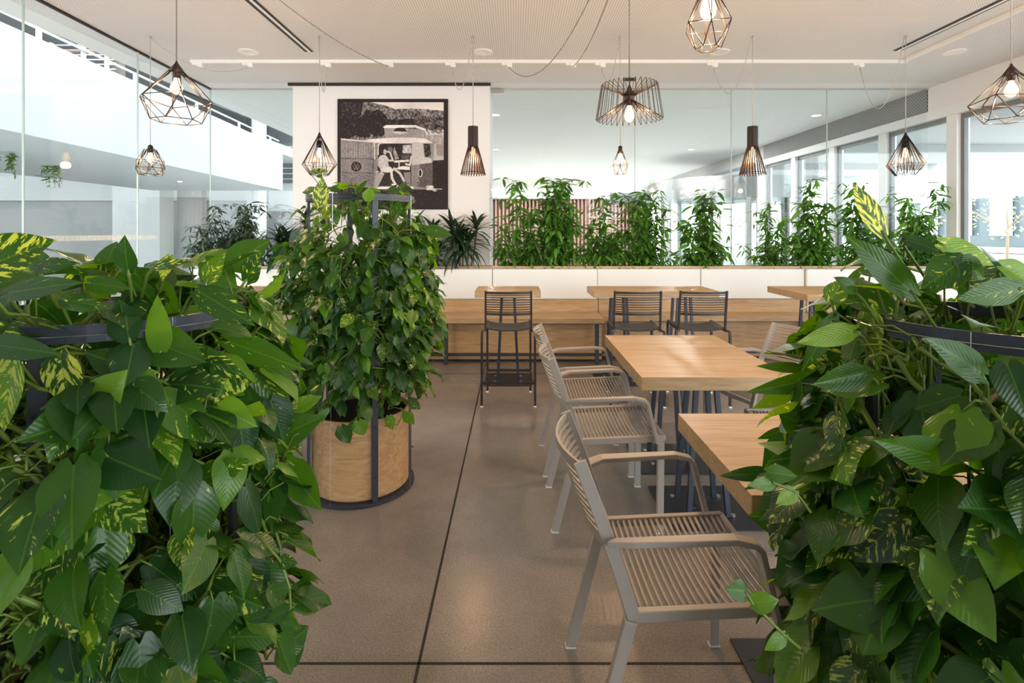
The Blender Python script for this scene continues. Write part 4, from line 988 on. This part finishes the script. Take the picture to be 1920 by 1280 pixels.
def cane_plant(px_, ytop, wpx, nst, label, Y=6.46, dens=1.0, ls=.15, dark=False, seed=0, sparse=False):
    random.seed(seed*13+5)
    x = (px_-VPX)*Y/F; z0 = 1.02; h = (HOR-ytop+14)*Y/F+EYE-z0; hw = wpx*Y/F/2
    o = empty('potted_cane_plant', (x, Y, z0), 0, label, 'plant', 'leafy cane plants in the trough planters')
    lv = Leaves('ell'); st = MB()
    def whorl(p, n, s):
        a0 = U(0, 6.28)
        for i in range(n):
            a = a0+i*2*PI/n+U(-.3, .3); dr = Vector((math.cos(a), math.sin(a)*.75, U(-.75, .35))); b = p+dr*.012
            L = ls*s*U(.75, 1.25); lv.add(b, dr, Vector((0, 0, 1))+rvec()*.5+Vector((0, -.25, 0)), L, L*U(.32, .42), U(.15, .6), .15, 0, 0)
    for k in range(nst+2):
        hx = U(-1, 1)*(.4 if k == 0 else 1); top = h*(1-(abs(hx)**1.5)*.45)*(1 if k == 0 else U(.35, 1.0)); bx_ = hx*hw*.45
        lean = Vector((hx*hw*.5, U(-.03, .05), 0)); P = [Vector((bx_, U(-.03, .03), 0))+lean*(t**1.4)+Vector((U(-.01, .01), U(-.01, .01), top*t)) for t in [i/6 for i in range(7)]]
        P[0] = Vector((bx_, U(-.03, .03), 0)); st.tube(P, .0045, 5, up=(0, 1, .1), scale=[1.4, 1.3, 1.1, 1, .9, .7, .5])
        nn = max(3, int(top/.055*dens))
        for i in range(nn):
            t = (i+1)/nn
            if t < .25 and random.random() < .35: continue
            if sparse and random.random() < .35 and t < .8: continue
            q = t*6; j = min(5, int(q)); p = P[j].lerp(P[j+1], q-j)
            whorl(p, random.randint(4, 6), 1.0)
            if random.random() < .9:
                a = U(0, 6.28); e = p+Vector((math.cos(a)*hw*U(.2, .85), math.sin(a)*.08, U(-.02, .09))); st.tube([p, (p+e)/2+Vector((0, 0, .015)), e], .0022, 4, up=(.1, .9, .3)); whorl(e, random.randint(4, 6), .9)
    # low skirt
    for i in range(int(26*dens)):
        p = Vector((U(-1, 1)*hw, U(-.10, .08), U(.0, .16)+.16*random.random())); whorl(p, 5, .95)
        st.tube([Vector((p.x*.7, 0, 0)), p], .0022, 4, up=(.1, .9, .3))
    lv.build('foliage', 'darkleaf' if dark else 'caneleaf', o); st.build('canes', 'bark', o, smooth=True)
def plab(t): return t+' in the trough planter'
cane_plant(978, 345, 92, 5, plab('tall cane plant just right of the white column'), seed=1)
cane_plant(1052, 332, 92, 6, plab('tallest leafy cane plant, second from the white column'), seed=2, dens=1.1)
cane_plant(1135, 382, 80, 4, plab('narrow cane plant against the brown slats'), seed=3)
cane_plant(1215, 366, 95, 5, plab('bushy cane plant above the left bar stool of the double table'), seed=4, dens=1.1)
cane_plant(1320, 372, 92, 5, plab('rounded cane plant in front of the revolving door'), seed=5, dens=1.0)
cane_plant(1440, 402, 80, 4, plab('thin pale cane plant right of the revolving door'), seed=6, dens=.9, ls=.115)
cane_plant(1525, 350, 70, 5, plab('columnar cane plant before the second far window'), seed=7, dens=1.0)
cane_plant(1608, 350, 88, 5, plab('cane plant with high sprigs left of the right ivy top'), seed=8, dens=.9)
cane_plant(1700, 382, 90, 4, plab('cane plant behind the top of the right ivy'), seed=9, dens=.9)
cane_plant(1752, 362, 66, 3, plab('sparse cane plant in the right corner by the window'), seed=10, dens=.7, sparse=True)
cane_plant(400, 398, 88, 6, plab('dark bushy plant at the left end'), seed=11, dens=1.2, dark=True, ls=.11)
cane_plant(465, 395, 92, 6, plab('dark bushy plant second from the left end'), seed=12, dens=1.2, dark=True, ls=.11)

def dracaena(px_, ytop, wpx, label, Y=6.39, seed=0, heads=5):
    random.seed(seed*7+3)
    x = (px_-VPX)*Y/F; z0 = 1.02; h = (HOR-ytop)*Y/F+EYE-z0; hw = wpx*Y/F/2
    o = empty('dracaena_plant', (x, Y, z0), 0, label, 'plant', 'dark strap-leaved dracaenas before the column')
    lv = Leaves('strap'); st = MB()
    for k in range(heads):
        hx = (k/(heads-1)*2-1)*.45+U(-.1, .1); zz = h*U(.25, .85); p = Vector((hx*hw, U(-.06, .02), zz)); st.tube([(hx*hw*.6, 0, 0), (hx*hw*.9, p.y*.5, zz*.5), tuple(p)], .011, 6, up=(0, 1, .1))
        for i in range(30):
            a = i*2.4+U(-.2, .2); el = 1.35-i/30*1.6+U(-.15, .15); dr = Vector((math.cos(a)*math.cos(el), -abs(math.sin(a)*math.cos(el))*.6-.05, math.sin(el)))
            L = U(.22, .36)*(1.0 if el < 1 else .75); lv.add(p-Vector((0, 0, i*.004)), dr, Vector((0, 0, 1))-dr*.3+rvec()*.2, L, U(.042, .060), U(.35, .85), .3, 0, 0)
    lv.build('foliage', 'darkleaf', o); st.build('stems', 'bark', o, smooth=True)
dracaena(548, 392, 110, 'dark strap-leaved dracaena left of the tall planter, before the column edge', seed=1)
dracaena(800, 392, 90, 'dark dracaena just right of the tall planter under the picture', seed=2)
dracaena(868, 400, 100, 'dark dracaena at the right edge of the column, leaves hanging over the rim', seed=3, heads=6)
dracaena(700, 405, 90, 'dark dracaena hidden behind the tall planter foliage', seed=4, heads=4)

# hanging greenery from the far balcony
def hanging(x, y, z, lb, seed):
    random.seed(seed); o = empty('hanging_plant', (x, y, z), 0, lb, 'plant', 'trailing plants on the far gallery'); o.scale = (.5, .5, .5)
    lv = Leaves('ell'); st = MB()
    for k in range(9):
        bx_ = U(-.5, .7); P = [Vector((bx_, 0, .05)), Vector((bx_+U(-.1, .1), -.1, -.15)), Vector((bx_+U(-.2, .2), -.1, -U(.3, .9)))]
        st.tube(P, .008, 4, up=(.1, .9, .1))
        for i in range(14):
            t = i/14*2; j = min(1, int(t)); p = P[j].lerp(P[j+1], t-j); lv.add(p, Vector((U(-1, 1), U(-.5, .5), U(-1, .3))), rvec(), U(.12, .2), .08, .3, .2, 0, 0)
    lv.build('foliage', 'caneleaf', o); st.build('stems', 'bark', o)
hanging(-9.1, 10.4, 2.735, 'small trailing plant hanging below the balcony at the far left', 5)
hanging(-8.45, 8.7, 2.70, 'trailing plant cut by the left edge of the view', 6)
# trees outside
def tree(x, y, h, r, lb, seed):
    random.seed(seed); o = empty('tree', (x, y, -.06), 0, lb, 'tree', 'young trees outside the right windows')
    st = MB(); st.tube([(0, 0, 0), (.05, 0, h*.5), (0, .05, h*.9)], .07, 8, up=(0, 1, 0), scale=[1, .7, .3]); lv = Leaves('ell')
    for k in range(420):
        d = rvec(); 
        if d.length > 1: continue
        p = Vector((d.x*r, d.y*r, h*.66+d.z*h*.36)); lv.add(p, rvec(), rvec(), U(.14, .24), .11, .2, .1, 0, 0)
    for k in range(8): st.tube([(0, 0, h*.4+k*.1), (U(-.7, .7)*r, U(-.7, .7)*r, h*.7)], .02, 5, up=(.1, .2, .9))
    lv.build('crown', 'treeleaf', o); st.build('trunk', 'bark', o, smooth=True)
tree(24, 26, 3.6, 1.9, 'young green tree outside before the louvred building at the right edge', 1)
tree(19, 26, 3.2, 1.5, 'pale green tree outside seen between the window mullions', 2)
tree(15, 30, 3.8, 2.0, 'tree outside behind the thin cane plants near the revolving door', 3)
tree(11.5, 30, 3.6, 1.8, 'tree outside seen through the revolving door glass', 4)
